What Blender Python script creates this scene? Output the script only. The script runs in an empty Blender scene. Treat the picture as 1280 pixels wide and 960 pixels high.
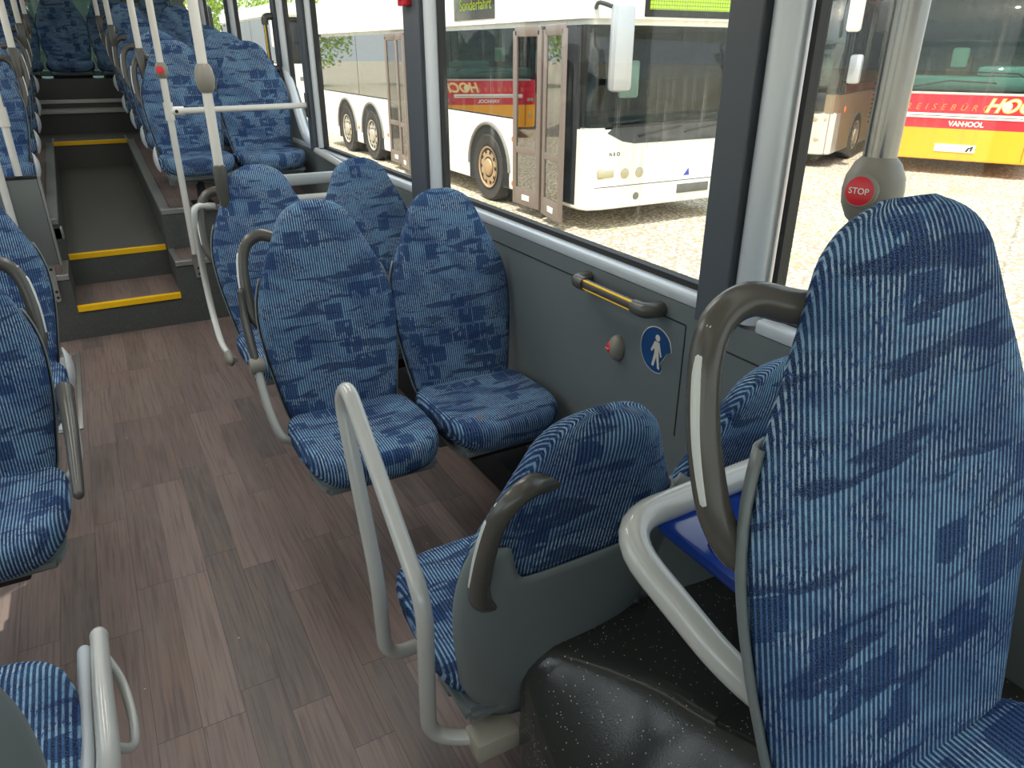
import bpy, bmesh, math, random
from mathutils import Vector, Matrix
PI = math.pi
SC = bpy.context.scene
COL = SC.collection
random.seed(7)

# ------------------------------------------------------------------ camera
cam_d = bpy.data.cameras.new('camera'); cam = bpy.data.objects.new('camera', cam_d); COL.objects.link(cam)
Rw = ((0.87109245, -0.49110807, 0.00328806), (-0.20276458, -0.36573102, -0.90836521), (0.44730803, 0.79060337, -0.41816485))
m = Matrix.Identity(4)
for i in range(3):
    m[i][0] = Rw[0][i]; m[i][1] = -Rw[1][i]; m[i][2] = -Rw[2][i]
m[0][3], m[1][3], m[2][3] = 0.0, 0.0, 1.5
cam.matrix_world = m
cam_d.sensor_width = 36; cam_d.lens = 903.43 / 1280 * 36
cam_d.clip_start = 0.05; cam_d.clip_end = 400
SC.camera = cam
# ------------------------------------------------------------------ light and exposure
vs = SC.view_settings
vs.view_transform = 'Standard'; vs.look = 'None'; vs.gamma = 1; vs.use_curve_mapping = False
vs.exposure = 0.0
w = bpy.data.worlds.new('world'); SC.world = w; w.use_nodes = True
nt = w.node_tree; nt.nodes.clear()
sky = nt.nodes.new('ShaderNodeTexSky'); sky.sky_type = 'NISHITA'; sky.sun_disc = False
sky.sun_elevation = math.radians(62); sky.sun_rotation = math.radians(230); sky.air_density = 1.4; sky.dust_density = 4.0
mixw = nt.nodes.new('ShaderNodeMixRGB'); mixw.inputs[0].default_value = 0.65
mixw.inputs[2].default_value = (4.6, 4.9, 5.2, 1)
bg = nt.nodes.new('ShaderNodeBackground'); bg.inputs[1].default_value = 0.46
out = nt.nodes.new('ShaderNodeOutputWorld')
nt.links.new(sky.outputs[0], mixw.inputs[1]); nt.links.new(mixw.outputs[0], bg.inputs[0]); nt.links.new(bg.outputs[0], out.inputs[0])
sd = bpy.data.lights.new('sun', 'SUN'); sun = bpy.data.objects.new('sun', sd); COL.objects.link(sun)
sd.energy = 6.0; sd.angle = math.radians(0.9); sd.color = (1.0, 0.96, 0.88)
sun.rotation_euler = Vector((0.45, 0.27, -1.08)).to_track_quat('-Z', 'Y').to_euler()
def fill_light(x, y, L, e):  # unseen area lights added under the ceiling to brighten the interior
    d = bpy.data.lights.new('fill_light', 'AREA'); d.shape = 'RECTANGLE'; d.size = 0.22; d.size_y = L; d.energy = e
    d.color = (1.0, 0.985, 0.96)
    o = bpy.data.objects.new('fill_light', d); COL.objects.link(o); o.location = (x, y, 2.165)
FILL = 8.0
for y in (0.2, 2.6, 5.0, 7.4):
    for x in (-0.5, 0.62):
        fill_light(x, y, 1.9, FILL*(0.2 if y < 1 else 1.5 if y < 4 else 0.85 if y < 6 else 0.25))

# ------------------------------------------------------------------ materials
def new_mat(name):
    mt = bpy.data.materials.new(name); mt.use_nodes = True
    n = mt.node_tree; n.nodes.clear()
    o = n.nodes.new('ShaderNodeOutputMaterial'); p = n.nodes.new('ShaderNodeBsdfPrincipled')
    n.links.new(p.outputs[0], o.inputs[0]); return mt, n, p
def srgb(r, g, b):
    return tuple(((c/255)/12.92 if c/255 <= 0.04045 else ((c/255+0.055)/1.055)**2.4) for c in (r, g, b)) + (1,)
def plain(name, col, rough=0.5, metal=0.0, bump=0.0, bscale=300, var=0.0, spec=None, coat=0):
    mt, n, p = new_mat(name)
    p.inputs['Base Color'].default_value = col; p.inputs['Roughness'].default_value = rough; p.inputs['Metallic'].default_value = metal
    if spec is not None: p.inputs['Specular IOR Level'].default_value = spec
    if coat: p.inputs['Coat Weight'].default_value = coat; p.inputs['Coat Roughness'].default_value = 0.08
    if bump or var:
        tc = n.nodes.new('ShaderNodeTexCoord'); ns = n.nodes.new('ShaderNodeTexNoise'); ns.inputs['Scale'].default_value = bscale
        ns.inputs['Detail'].default_value = 3
        n.links.new(tc.outputs['Object'], ns.inputs['Vector'])
        if bump:
            b = n.nodes.new('ShaderNodeBump'); b.inputs['Strength'].default_value = bump; b.inputs['Distance'].default_value = 0.002
            n.links.new(ns.outputs['Fac'], b.inputs['Height']); n.links.new(b.outputs[0], p.inputs['Normal'])
        if var:
            n2 = n.nodes.new('ShaderNodeTexNoise'); n2.inputs['Scale'].default_value = 6; n2.inputs['Detail'].default_value = 5
            n.links.new(tc.outputs['Object'], n2.inputs['Vector'])
            mx = n.nodes.new('ShaderNodeMixRGB'); mx.inputs[1].default_value = tuple(c*(1-var) for c in col[:3])+(1,)
            mx.inputs[2].default_value = tuple(min(1, c*(1+var)) for c in col[:3])+(1,)
            n.links.new(n2.outputs['Fac'], mx.inputs[0]); n.links.new(mx.outputs[0], p.inputs['Base Color'])
    return mt
class G:
    """small node-graph helper"""
    def __init__(s, n): s.n = n
    def sock(s, v, inp):
        if isinstance(v, (int, float)): inp.default_value = v
        elif isinstance(v, tuple): inp.default_value = v
        else: s.n.links.new(v, inp)
    def math(s, op, a, b=0.0, c=0.0, clamp=False):
        q = s.n.nodes.new('ShaderNodeMath'); q.operation = op; q.use_clamp = clamp
        s.sock(a, q.inputs[0]); s.sock(b, q.inputs[1]); s.sock(c, q.inputs[2]); return q.outputs[0]
    def ramp(s, v, lo, hi):
        q = s.n.nodes.new('ShaderNodeMapRange'); q.interpolation_type = 'SMOOTHSTEP'
        s.sock(v, q.inputs['Value']); q.inputs['From Min'].default_value = lo; q.inputs['From Max'].default_value = hi
        return q.outputs[0]
    def vec(s, x, y, z=0.0):
        q = s.n.nodes.new('ShaderNodeCombineXYZ'); s.sock(x, q.inputs[0]); s.sock(y, q.inputs[1]); s.sock(z, q.inputs[2]); return q.outputs[0]
    def noise(s, v, scale, detail=2, dist=0.0, rough=0.5):
        q = s.n.nodes.new('ShaderNodeTexNoise'); s.n.links.new(v, q.inputs['Vector']); q.inputs['Scale'].default_value = scale
        q.inputs['Detail'].default_value = detail; q.inputs['Distortion'].default_value = dist; q.inputs['Roughness'].default_value = rough
        return q.outputs['Fac']
    def white(s, v):
        q = s.n.nodes.new('ShaderNodeTexWhiteNoise'); q.noise_dimensions = '3D'; s.n.links.new(v, q.inputs['Vector']); return q.outputs['Value']
    def mix(s, f, a, b, mode='MIX'):
        q = s.n.nodes.new('ShaderNodeMixRGB'); q.blend_type = mode; s.sock(f, q.inputs[0]); s.sock(a, q.inputs[1]); s.sock(b, q.inputs[2]); return q.outputs[0]
    def sep(s, v):
        q = s.n.nodes.new('ShaderNodeSeparateXYZ'); s.n.links.new(v, q.inputs[0]); return q.outputs
    def bump(s, h, st, d):
        q = s.n.nodes.new('ShaderNodeBump'); q.inputs['Strength'].default_value = st; q.inputs['Distance'].default_value = d
        s.n.links.new(h, q.inputs['Height']); return q.outputs[0]

def fabric(name, seed, gain=1.0):
    mt, n, p = new_mat(name); g = G(n)
    uv = n.nodes.new('ShaderNodeUVMap'); uv.uv_map = 'UVMap'
    oi = n.nodes.new('ShaderNodeObjectInfo')
    sx, sy, _ = g.sep(uv.outputs[0])
    off = g.math('MULTIPLY', oi.outputs['Random'], 3.7)
    u, v = sx, sy
    uo = g.math('ADD', u, g.math('ADD', off, seed)); vo = g.math('ADD', v, off)
    P = g.vec(uo, vo)
    rib = g.ramp(g.math('SINE', g.math('MULTIPLY', u, 2*PI/0.0076)), -0.25, 0.75)
    # broad camouflage areas: stretched across the seat
    camo = g.noise(g.vec(g.math('MULTIPLY', uo, 0.55), g.math('MULTIPLY', vo, 1.25)), 17, 3, 0.6)
    light = g.ramp(camo, 0.43, 0.58)
    streak = g.noise(g.vec(g.math('MULTIPLY', uo, 0.30), g.math('MULTIPLY', vo, 1.5)), 20, 2, 0.5)
    dark = g.ramp(streak, 0.435, 0.375)
    # woven rectangles
    row = g.math('FLOOR', g.math('DIVIDE', vo, 0.058))
    ush = g.math('ADD', uo, g.math('MULTIPLY', row, 0.0231))
    colm = g.math('FLOOR', g.math('DIVIDE', ush, 0.054))
    rnd = g.white(g.vec(colm, row, 0.5))
    sq = g.math('GREATER_THAN', rnd, 0.74)
    fx = g.math('FRACT', g.math('DIVIDE', ush, 0.054)); fy = g.math('FRACT', g.math('DIVIDE', vo, 0.058))
    sq = g.math('MULTIPLY', sq, g.math('LESS_THAN', fx, 0.93)); sq = g.math('MULTIPLY', sq, g.math('LESS_THAN', fy, 0.86))
    sqn = g.math('GREATER_THAN', g.noise(P, 26, 1, 0), 0.40)
    sq = g.math('MULTIPLY', sq, sqn)
    yarn = g.noise(g.vec(g.math('MULTIPLY', uo, 1.0), g.math('MULTIPLY', vo, 1.0)), 900, 1, 0)
    yarn2 = g.noise(g.vec(uo, g.math('MULTIPLY', vo, 0.35)), 320, 2, 0)
    deep = srgb(17*gain, 35*gain, 74*gain); mid = srgb(38*gain, 74*gain, 132*gain)
    lite = srgb(100*gain, 144*gain, 184*gain); pale = srgb(178*gain, 206*gain, 216*gain)
    base = g.mix(light, mid, lite)
    base = g.mix(g.math('MULTIPLY', dark, 0.85), base, deep)
    ribmask = g.math('MULTIPLY', rib, g.ramp(yarn2, 0.34, 0.52))
    c = g.mix(g.math('MULTIPLY', ribmask, g.math('ADD', 0.38, g.math('MULTIPLY', g.ramp(camo, 0.52, 0.40), 0.34))), base, pale)
    gap = g.math('SUBTRACT', 1.0, rib)
    c = g.mix(g.math('MULTIPLY', gap, 0.88), c, deep)
    sqc = g.mix(g.math('MULTIPLY', rib, 0.55), deep, srgb(44*gain, 88*gain, 150*gain))
    c = g.mix(g.math('MULTIPLY', sq, 0.88), c, sqc)
    dk = g.mix(g.math('MULTIPLY', rib, 0.45), deep, mid)
    c = g.mix(g.math('MULTIPLY', dark, 0.75), c, dk)
    c = g.mix(g.math('MULTIPLY', g.ramp(yarn, 0.52, 0.72), 0.35), c, pale)
    big = g.noise(g.vec(g.math('MULTIPLY', uo, 0.7), g.math('ADD', vo, g.math('MULTIPLY', uo, 0.4))), 8, 2, 0.6)
    c = g.mix(g.math('MULTIPLY', g.ramp(big, 0.55, 0.38), 0.42), c, g.mix(g.math('MULTIPLY', rib, 0.6), deep, mid))
    n.links.new(c, p.inputs['Base Color']); p.inputs['Roughness'].default_value = 0.95
    p.inputs['Specular IOR Level'].default_value = 0.15
    p.inputs['Sheen Weight'].default_value = 0.0; p.inputs['Sheen Roughness'].default_value = 0.5
    h = g.math('ADD', rib, g.math('MULTIPLY', yarn, 0.5))
    n.links.new(g.bump(h, 0.55, 0.0016), p.inputs['Normal'])
    return mt

def floor_mat():
    mt, n, p = new_mat('wood_floor'); g = G(n)
    tc = n.nodes.new('ShaderNodeTexCoord'); x, y, z = g.sep(tc.outputs['Object'])
    W = 0.101
    xi = g.math('ADD', g.math('DIVIDE', g.math('ADD', x, 0.038), W), 50)
    ix = g.math('FLOOR', xi)
    r1 = g.white(g.vec(ix, 3.0, 1.0))
    yi = g.math('ADD', g.math('DIVIDE', y, 0.62), g.math('MULTIPLY', r1, 5.0))
    iy = g.math('FLOOR', yi)
    r = g.white(g.vec(ix, iy, 7.0)); r2 = g.white(g.vec(ix, iy, 11.0))
    grain = g.noise(g.vec(g.math('ADD', g.math('MULTIPLY', x, 1.0), g.math('MULTIPLY', r, 9.0)), g.math('MULTIPLY', y, 0.03)), 120, 4, 0.3)
    cath = g.noise(g.vec(g.math('ADD', x, g.math('MULTIPLY', r, 5.0)), g.math('MULTIPLY', y, 0.09)), 26, 3, 1.6)
    c = g.mix(r, srgb(108, 93, 88), srgb(130, 113, 107))
    c = g.mix(g.math('MULTIPLY', g.math('GREATER_THAN', r2, 0.8), 0.75), c, srgb(95, 88, 85))
    c = g.mix(g.math('MULTIPLY', g.ramp(grain, 0.42, 0.7), 0.45), c, srgb(62, 48, 44))
    c = g.mix(g.math('MULTIPLY', g.ramp(cath, 0.48, 0.62), 0.25), c, srgb(138, 114, 99))
    fx = g.math('FRACT', xi); fy = g.math('FRACT', yi)
    jx = g.math('LESS_THAN', g.math('MINIMUM', fx, g.math('SUBTRACT', 1.0, fx)), 0.010)
    jy = g.math('LESS_THAN', g.math('MINIMUM', fy, g.math('SUBTRACT', 1.0, fy)), 0.0022)
    j = g.math('MAXIMUM', jx, jy)
    c = g.mix(g.math('MULTIPLY', j, 0.55), c, srgb(44, 36, 34))
    dirt = g.noise(g.vec(x, y), 5, 5, 0.3, 0.65)
    c = g.mix(g.math('MULTIPLY', g.ramp(dirt, 0.45, 0.75), 0.22), c, srgb(120, 116, 110))
    vor = n.nodes.new('ShaderNodeTexVoronoi'); vor.inputs['Scale'].default_value = 9; n.links.new(tc.outputs['Object'], vor.inputs['Vector'])
    sp = g.math('LESS_THAN', vor.outputs['Distance'], 0.028)
    c = g.mix(g.math('MULTIPLY', sp, 0.6), c, srgb(190, 180, 172))
    n.links.new(c, p.inputs['Base Color']); p.inputs['Roughness'].default_value = 0.42
    p.inputs['Specular IOR Level'].default_value = 0.4
    n.links.new(g.bump(grain, 0.12, 0.002), p.inputs['Normal'])
    return mt
def speckle(name, col, fleck, rough, dens=0.10, scale=130, bump=0.1, size=0.16):
    mt, n, p = new_mat(name); g = G(n)
    tc = n.nodes.new('ShaderNodeTexCoord')
    vor = n.nodes.new('ShaderNodeTexVoronoi'); vor.inputs['Scale'].default_value = scale; n.links.new(tc.outputs['Object'], vor.inputs['Vector'])
    r, gg, b = g.sep(vor.outputs['Color'])
    f = g.math('MULTIPLY', g.math('LESS_THAN', vor.outputs['Distance'], size), g.math('LESS_THAN', r, dens))
    nz = g.noise(tc.outputs['Object'], 260, 3)
    lo = g.noise(tc.outputs['Object'], 4, 4)
    c = g.mix(g.math('MULTIPLY', lo, 0.5), col, tuple(x*1.6 for x in col[:3])+(1,))
    c = g.mix(f, c, fleck)
    n.links.new(c, p.inputs['Base Color']); p.inputs['Roughness'].default_value = rough
    n.links.new(g.bump(nz, bump, 0.002), p.inputs['Normal'])
    return mt
def glass_mat(name, tint, gloss=0.08, rough=0.01, streaks=0.0):
    mt = bpy.data.materials.new(name); mt.use_nodes = True; n = mt.node_tree; n.nodes.clear(); g = G(n)
    o = n.nodes.new('ShaderNodeOutputMaterial'); t = n.nodes.new('ShaderNodeBsdfTransparent'); gl = n.nodes.new('ShaderNodeBsdfGlossy')
    t.inputs[0].default_value = tint; gl.inputs['Roughness'].default_value = rough
    mx = n.nodes.new('ShaderNodeMixShader'); mx.inputs[0].default_value = gloss
    n.links.new(t.outputs[0], mx.inputs[1]); n.links.new(gl.outputs[0], mx.inputs[2])
    last = mx.outputs[0]
    if streaks:
        tc = n.nodes.new('ShaderNodeTexCoord'); x, y, z = g.sep(tc.outputs['Object'])
        s1 = g.noise(g.vec(g.math('MULTIPLY', y, 1.0), g.math('MULTIPLY', z, 0.03)), 90, 2, 0.2)
        s2 = g.noise(g.vec(y, z), 3.0, 3)
        f = g.math('MULTIPLY', g.ramp(s1, 0.56, 0.74), g.ramp(s2, 0.35, 0.6))
        df = n.nodes.new('ShaderNodeBsdfDiffuse'); df.inputs[0].default_value = (0.75, 0.72, 0.66, 1)
        m2 = n.nodes.new('ShaderNodeMixShader'); n.links.new(g.math('MULTIPLY', f, streaks), m2.inputs[0])
        n.links.new(last, m2.inputs[1]); n.links.new(df.outputs[0], m2.inputs[2]); last = m2.outputs[0]
    n.links.new(last, o.inputs[0]); return mt
def mirror_glass(name, base, mixf, rough=0.02):
    mt = bpy.data.materials.new(name); mt.use_nodes = True; n = mt.node_tree; n.nodes.clear()
    o = n.nodes.new('ShaderNodeOutputMaterial'); d = n.nodes.new('ShaderNodeBsdfDiffuse'); gl = n.nodes.new('ShaderNodeBsdfGlossy')
    d.inputs[0].default_value = base; gl.inputs['Roughness'].default_value = rough; gl.inputs[0].default_value = (0.9, 0.9, 0.88, 1)
    mx = n.nodes.new('ShaderNodeMixShader'); mx.inputs[0].default_value = mixf
    n.links.new(d.outputs[0], mx.inputs[1]); n.links.new(gl.outputs[0], mx.inputs[2]); n.links.new(mx.outputs[0], o.inputs[0]); return mt
def gravel_mat():
    mt, n, p = new_mat('gravel'); g = G(n)
    tc = n.nodes.new('ShaderNodeTexCoord'); V = tc.outputs['Object']
    vor = n.nodes.new('ShaderNodeTexVoronoi'); vor.inputs['Scale'].default_value = 22; n.links.new(V, vor.inputs['Vector'])
    r, gg, b = g.sep(vor.outputs['Color'])
    c = g.mix(r, srgb(206, 192, 168), srgb(250, 244, 228))
    c = g.mix(g.ramp(vor.outputs['Distance'], 0.28, 0.62), c, srgb(160, 146, 124))
    c = g.mix(g.math('MULTIPLY', g.ramp(g.noise(V, 60, 3), 0.5, 0.65), 0.3), c, srgb(120, 108, 92))
    grass = g.math('MULTIPLY', g.ramp(g.noise(V, 0.8, 4, 0.4), 0.52, 0.66), g.ramp(g.noise(V, 14, 2), 0.48, 0.6))
    c = g.mix(g.math('MULTIPLY', grass, 0.65), c, srgb(170, 168, 96))
    n.links.new(c, p.inputs['Base Color']); p.inputs['Roughness'].default_value = 0.95
    n.links.new(g.bump(vor.outputs['Distance'], 0.5, 0.01), p.inputs['Normal'])
    return mt
def emit(name, col, s):
    mt = bpy.data.materials.new(name); mt.use_nodes = True; n = mt.node_tree; n.nodes.clear()
    o = n.nodes.new('ShaderNodeOutputMaterial'); e = n.nodes.new('ShaderNodeEmission'); e.inputs[0].default_value = col; e.inputs[1].default_value = s
    n.links.new(e.outputs[0], o.inputs[0]); return mt
def led_mat(name, dots, back, s):
    mt, n, p = new_mat(name); g = G(n)
    tc = n.nodes.new('ShaderNodeTexCoord'); x, y, z = g.sep(tc.outputs['Object'])
    p.inputs['Base Color'].default_value = back; p.inputs['Roughness'].default_value = 0.3
    a = g.math('FRACT', g.math('MULTIPLY', g.math('ADD', x, y), 26)); b = g.math('FRACT', g.math('MULTIPLY', z, 26))
    d = g.math('MULTIPLY', g.math('GREATER_THAN', a, 0.25), g.math('GREATER_THAN', b, 0.25))
    n.links.new(g.mix(1.0, dots, dots), p.inputs['Emission Color']); n.links.new(g.math('MULTIPLY', d, s), p.inputs['Emission Strength'])
    return mt

FAB = fabric('seat_fabric', 0.0)
FLOOR = floor_mat()
SHELL = plain('grey_shell_plastic', srgb(112, 120, 120), 0.42, bump=0.08, bscale=500, var=0.06)
HANDLE = plain('dark_grey_plastic', srgb(78, 76, 71), 0.27, bump=0.02)
METAL = plain('grey_painted_tube', srgb(186, 186, 180), 0.26, 0.0, spec=0.7, coat=0.4)
WHITE_POLE = plain('white_painted_pole', srgb(205, 203, 196), 0.28, coat=0.3)
STEEL = plain('brushed_steel', srgb(138, 138, 136), 0.24, 1.0)
ALU = plain('aluminium_trim', srgb(176, 176, 172), 0.38, 0.75, bump=0.03, bscale=200)
SATIN = plain('silver_window_frame', srgb(196, 202, 206), 0.35, 0.25)
WALLM = plain('wall_panel_grey', srgb(99, 106, 106), 0.40, bump=0.06, bscale=400, var=0.05)
PILLARM = plain('pillar_slate', srgb(72, 78, 84), 0.5, var=0.03)
GROOVE = plain('groove_dark', srgb(26, 28, 30), 0.7)
BLACK = plain('black_rubber', srgb(20, 20, 21), 0.6)
RISER = speckle('speckled_riser', srgb(70, 73, 70), srgb(170, 172, 165), 0.6, 0.35, 170)
BOXM = speckle('speckled_wheel_box', srgb(52, 53, 50), srgb(220, 218, 208), 0.16, 0.40, 150, 0.10, 0.14)
DARKWELL = speckle('aisle_floor', srgb(72, 72, 68), srgb(112, 108, 100), 0.5, 0.3, 200, 0.1)
YEL = plain('yellow_strip', srgb(250, 196, 8), 0.45, var=0.03)
PANEL = plain('partition_grey', srgb(98, 102, 100), 0.4, var=0.04)
RED = plain('button_red', srgb(205, 30, 45), 0.3)
BALL = plain('warm_grey_plastic', srgb(128, 124, 114), 0.42, bump=0.03)
WHITE = plain('white_print', srgb(235, 235, 228), 0.5)
BLUEM = plain('sign_blue', srgb(20, 66, 116), 0.4)
SIGNW = plain('sign_cream', srgb(205, 200, 186), 0.5)
BLUEPL = plain('blue_gloss_plastic', srgb(24, 62, 150), 0.22, coat=0.3)
GLASS = glass_mat('window_glass', (0.90, 0.92, 0.90, 1), 0.035, 0.01, 0.35)
CEIL = plain('ceiling_white', srgb(205, 205, 200), 0.6)
GLINT = plain('painted_glint', srgb(205, 208, 204), 0.35)

# ------------------------------------------------------------------ mesh helpers
def finish(bm, name, mat, parent=None, smooth=True, angle=40, loc=None):
    me = bpy.data.meshes.new(name)
    bmesh.ops.recalc_face_normals(bm, faces=bm.faces)
    bm.to_mesh(me); bm.free()
    mats = mat if isinstance(mat, (list, tuple)) else [mat]
    for q in mats: me.materials.append(q)
    if smooth:
        me.polygons.foreach_set('use_smooth', [True]*len(me.polygons))
        me.set_sharp_from_angle(angle=math.radians(angle))
    o = bpy.data.objects.new(name, me); COL.objects.link(o)
    if parent is not None: o.parent = parent
    if loc is not None: o.location = loc
    return o
def thing(name, label, cat, loc=(0, 0, 0), rz=0, group=None):
    o = bpy.data.objects.new(name, None); COL.objects.link(o); o.location = loc; o.rotation_euler = (0, 0, rz)
    o.empty_display_size = 0.05
    o['label'] = label; o['category'] = cat
    if group: o['group'] = group
    return o
def tag(o, label, cat, group=None, kind=None):
    o['label'] = label; o['category'] = cat
    if group: o['group'] = group
    if kind: o['kind'] = kind
    return o
def struct(o):
    o['kind'] = 'structure'; return o
def box(bm, x0, x1, y0, y1, z0, z1, bev=0.0, mi=0):
    vs_ = [bm.verts.new((x, y, z)) for x in (x0, x1) for y in (y0, y1) for z in (z0, z1)]
    idx = ((0, 1, 3, 2), (4, 6, 7, 5), (0, 4, 5, 1), (2, 3, 7, 6), (0, 2, 6, 4), (1, 5, 7, 3))
    fs = [bm.faces.new([vs_[i] for i in f]) for f in idx]
    for f in fs: f.material_index = mi
    if bev:
        es = list({e for f in fs for e in f.edges})
        r = bmesh.ops.bevel(bm, geom=es, offset=bev, segments=2, affect='EDGES', profile=0.5)
        for f in r['faces']: f.material_index = mi
    return vs_
def prism(bm, pts, axis, a, b, mi=0, bev=0):
    """polygon pts (2D) extruded along axis from a to b"""
    def mk(p, t):
        if axis == 'x': return (t, p[0], p[1])
        if axis == 'y': return (p[0], t, p[1])
        return (p[0], p[1], t)
    A = [bm.verts.new(mk(p, a)) for p in pts]; B = [bm.verts.new(mk(p, b)) for p in pts]
    fs = [bm.faces.new(A), bm.faces.new(list(reversed(B)))]
    n = len(pts)
    for i in range(n): fs.append(bm.faces.new((A[i], B[i], B[(i+1) % n], A[(i+1) % n])))
    for f in fs: f.material_index = mi
    if bev:
        es = list({e for f in fs for e in f.edges})
        r = bmesh.ops.bevel(bm, geom=es, offset=bev, segments=2, affect='EDGES')
        for f in r['faces']: f.material_index = mi
def catmull(pts, sub=6):
    P = [Vector(p) for p in pts]; out_ = []
    for i in range(len(P)-1):
        p0 = P[max(i-1, 0)]; p1 = P[i]; p2 = P[i+1]; p3 = P[min(i+2, len(P)-1)]
        for k in range(sub):
            t = k/sub
            out_.append(0.5*((2*p1)+(-p0+p2)*t+(2*p0-5*p1+4*p2-p3)*t*t+(-p0+3*p1-3*p2+p3)*t**3))
    out_.append(P[-1]); return out_
def fillet(pts, r, sub=6):
    P = [Vector(p) for p in pts]; out_ = [P[0]]
    for i in range(1, len(P)-1):
        a = (P[i-1]-P[i]); b = (P[i+1]-P[i]); rr = min(r, a.length*0.49, b.length*0.49)
        A = P[i]+a.normalized()*rr; B = P[i]+b.normalized()*rr
        for k in range(sub+1):
            t = k/sub; out_.append(A*(1-t)**2+P[i]*2*t*(1-t)+B*t*t)
    out_.append(P[-1]); return out_
def tube(bm, pts, r, seg=14, ry=None, up=None, cap=True, mi=0):
    P = [Vector(p) for p in pts]; rings = []
    if not isinstance(r, (list, tuple)): r = [r]*len(P)
    u = None
    for i, p in enumerate(P):
        t = (P[min(i+1, len(P)-1)]-P[max(i-1, 0)]).normalized()
        if u is None:
            ref = Vector(up) if up else (Vector((0, 0, 1)) if abs(t.z) < 0.9 else Vector((1, 0, 0)))
            u = (ref-t*ref.dot(t)).normalized()
        else: u = (u-t*u.dot(t)).normalized()
        v = t.cross(u)
        k = (ry or 1.0)
        rings.append([bm.verts.new(p+u*math.cos(a)*r[i]+v*math.sin(a)*r[i]*k) for a in [2*PI*j/seg for j in range(seg)]])
    for a, b in zip(rings, rings[1:]):
        for j in range(seg):
            f = bm.faces.new((a[j], a[(j+1) % seg], b[(j+1) % seg], b[j])); f.material_index = mi
    if cap:
        bm.faces.new(list(reversed(rings[0]))).material_index = mi; bm.faces.new(rings[-1]).material_index = mi
def lathe(bm, prof, c=(0, 0, 0), axis=(0, 0, 1), seg=28, mi=0):
    ax = Vector(axis).normalized(); ref = Vector((1, 0, 0)) if abs(ax.x) < 0.8 else Vector((0, 1, 0))
    u = (ref-ax*ref.dot(ax)).normalized(); v = ax.cross(u); c = Vector(c); rings = []
    for r, h in prof:
        if r < 1e-6: rings.append([bm.verts.new(c+ax*h)])
        else: rings.append([bm.verts.new(c+ax*h+u*math.cos(2*PI*j/seg)*r+v*math.sin(2*PI*j/seg)*r) for j in range(seg)])
    for a, b in zip(rings, rings[1:]):
        for j in range(seg):
            k = (j+1) % seg
            if len(a) == 1 and len(b) == 1: continue
            if len(a) == 1: f = bm.faces.new((a[0], b[k], b[j]))
            elif len(b) == 1: f = bm.faces.new((a[j], a[k], b[0]))
            else: f = bm.faces.new((a[j], a[k], b[k], b[j]))
            f.material_index = mi
def sphere(bm, c, r, sx=1, sy=1, sz=1, mi=0, seg=20):
    res = bmesh.ops.create_uvsphere(bm, u_segments=seg, v_segments=seg//2+2, radius=r)
    for v in res['verts']: v.co = Vector((v.co.x*sx+c[0], v.co.y*sy+c[1], v.co.z*sz+c[2]))
    for f in {f for v in res['verts'] for f in v.link_faces}: f.material_index = mi
def text(name, body, size, mat, origin, xdir, updir, parent=None, extr=0.002, shear=0.0, align='CENTER', spacing=1.0, bold=0.0):
    cu = bpy.data.curves.new(name, 'FONT'); cu.body = body; cu.size = size; cu.extrude = extr; cu.shear = shear
    cu.align_x = align; cu.align_y = 'CENTER'; cu.space_character = spacing; cu.offset = bold
    tmp = bpy.data.objects.new('tmp', cu); COL.objects.link(tmp)
    bpy.context.view_layer.update()
    me = bpy.data.meshes.new_from_object(tmp.evaluated_get(bpy.context.evaluated_depsgraph_get()))
    bpy.data.objects.remove(tmp); bpy.data.curves.remove(cu)
    me.name = name; me.materials.clear(); me.materials.append(mat)
    x = Vector(xdir).normalized(); u = Vector(updir); u = (u-x*u.dot(x)).normalized(); z = x.cross(u)
    M = Matrix(((x.x, u.x, z.x, origin[0]), (x.y, u.y, z.y, origin[1]), (x.z, u.z, z.z, origin[2]), (0, 0, 0, 1)))
    me.transform(M)
    o = bpy.data.objects.new(name, me); COL.objects.link(o)
    if parent is not None: o.parent = parent
    return o
def copy_tree(o, parent=None):
    c = o.copy(); COL.objects.link(c)
    if parent is not None: c.parent = parent
    for ch in list(o.children): copy_tree(ch, c)
    return c

# ------------------------------------------------------------------ the setting: bus shell
XR, XL = 1.238, -1.13
Y0, Y1 = -1.6, 9.45
ZS = 0.92
bm = bmesh.new(); box(bm, XL, XR, Y0, 4.56, -0.06, 0.0); struct(finish(bm, 'floor', FLOOR, smooth=False))
# steps: lower step body (whole width, with the shelf right and left of it)
AX0, AX1 = -0.225, 0.318
bm = bmesh.new()
box(bm, AX1, XR, 4.56, 4.90, -0.06, 0.372); box(bm, XL, AX0, 4.56, 4.90, -0.06, 0.372)
box(bm, AX0, AX1, 4.56, 5.035, -0.06, 0.186)
struct(finish(bm, 'trim_1', RISER, smooth=False))
bm = bmesh.new()
box(bm, AX0, AX1, 4.575, 5.03, 0.186, 0.1885); box(bm, AX1+0.02, XR, 4.585, 4.90, 0.372, 0.375); box(bm, XL, AX0-0.02, 4.585, 4.90, 0.372, 0.375)
struct(finish(bm, 'floor.001', FLOOR, smooth=False))
# ramp of the aisle
bm = bmesh.new(); prism(bm, [(5.035, -0.06), (7.2, -0.06), (7.2, 0.605), (5.035, 0.375)], 'x', AX0, AX1)
struct(finish(bm, 'floor.002', [DARKWELL], smooth=False))
bm = bmesh.new(); box(bm, AX0, AX1, 5.028, 5.036, 0.188, 0.362)
struct(finish(bm, 'trim_2', RISER, smooth=False))
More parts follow.
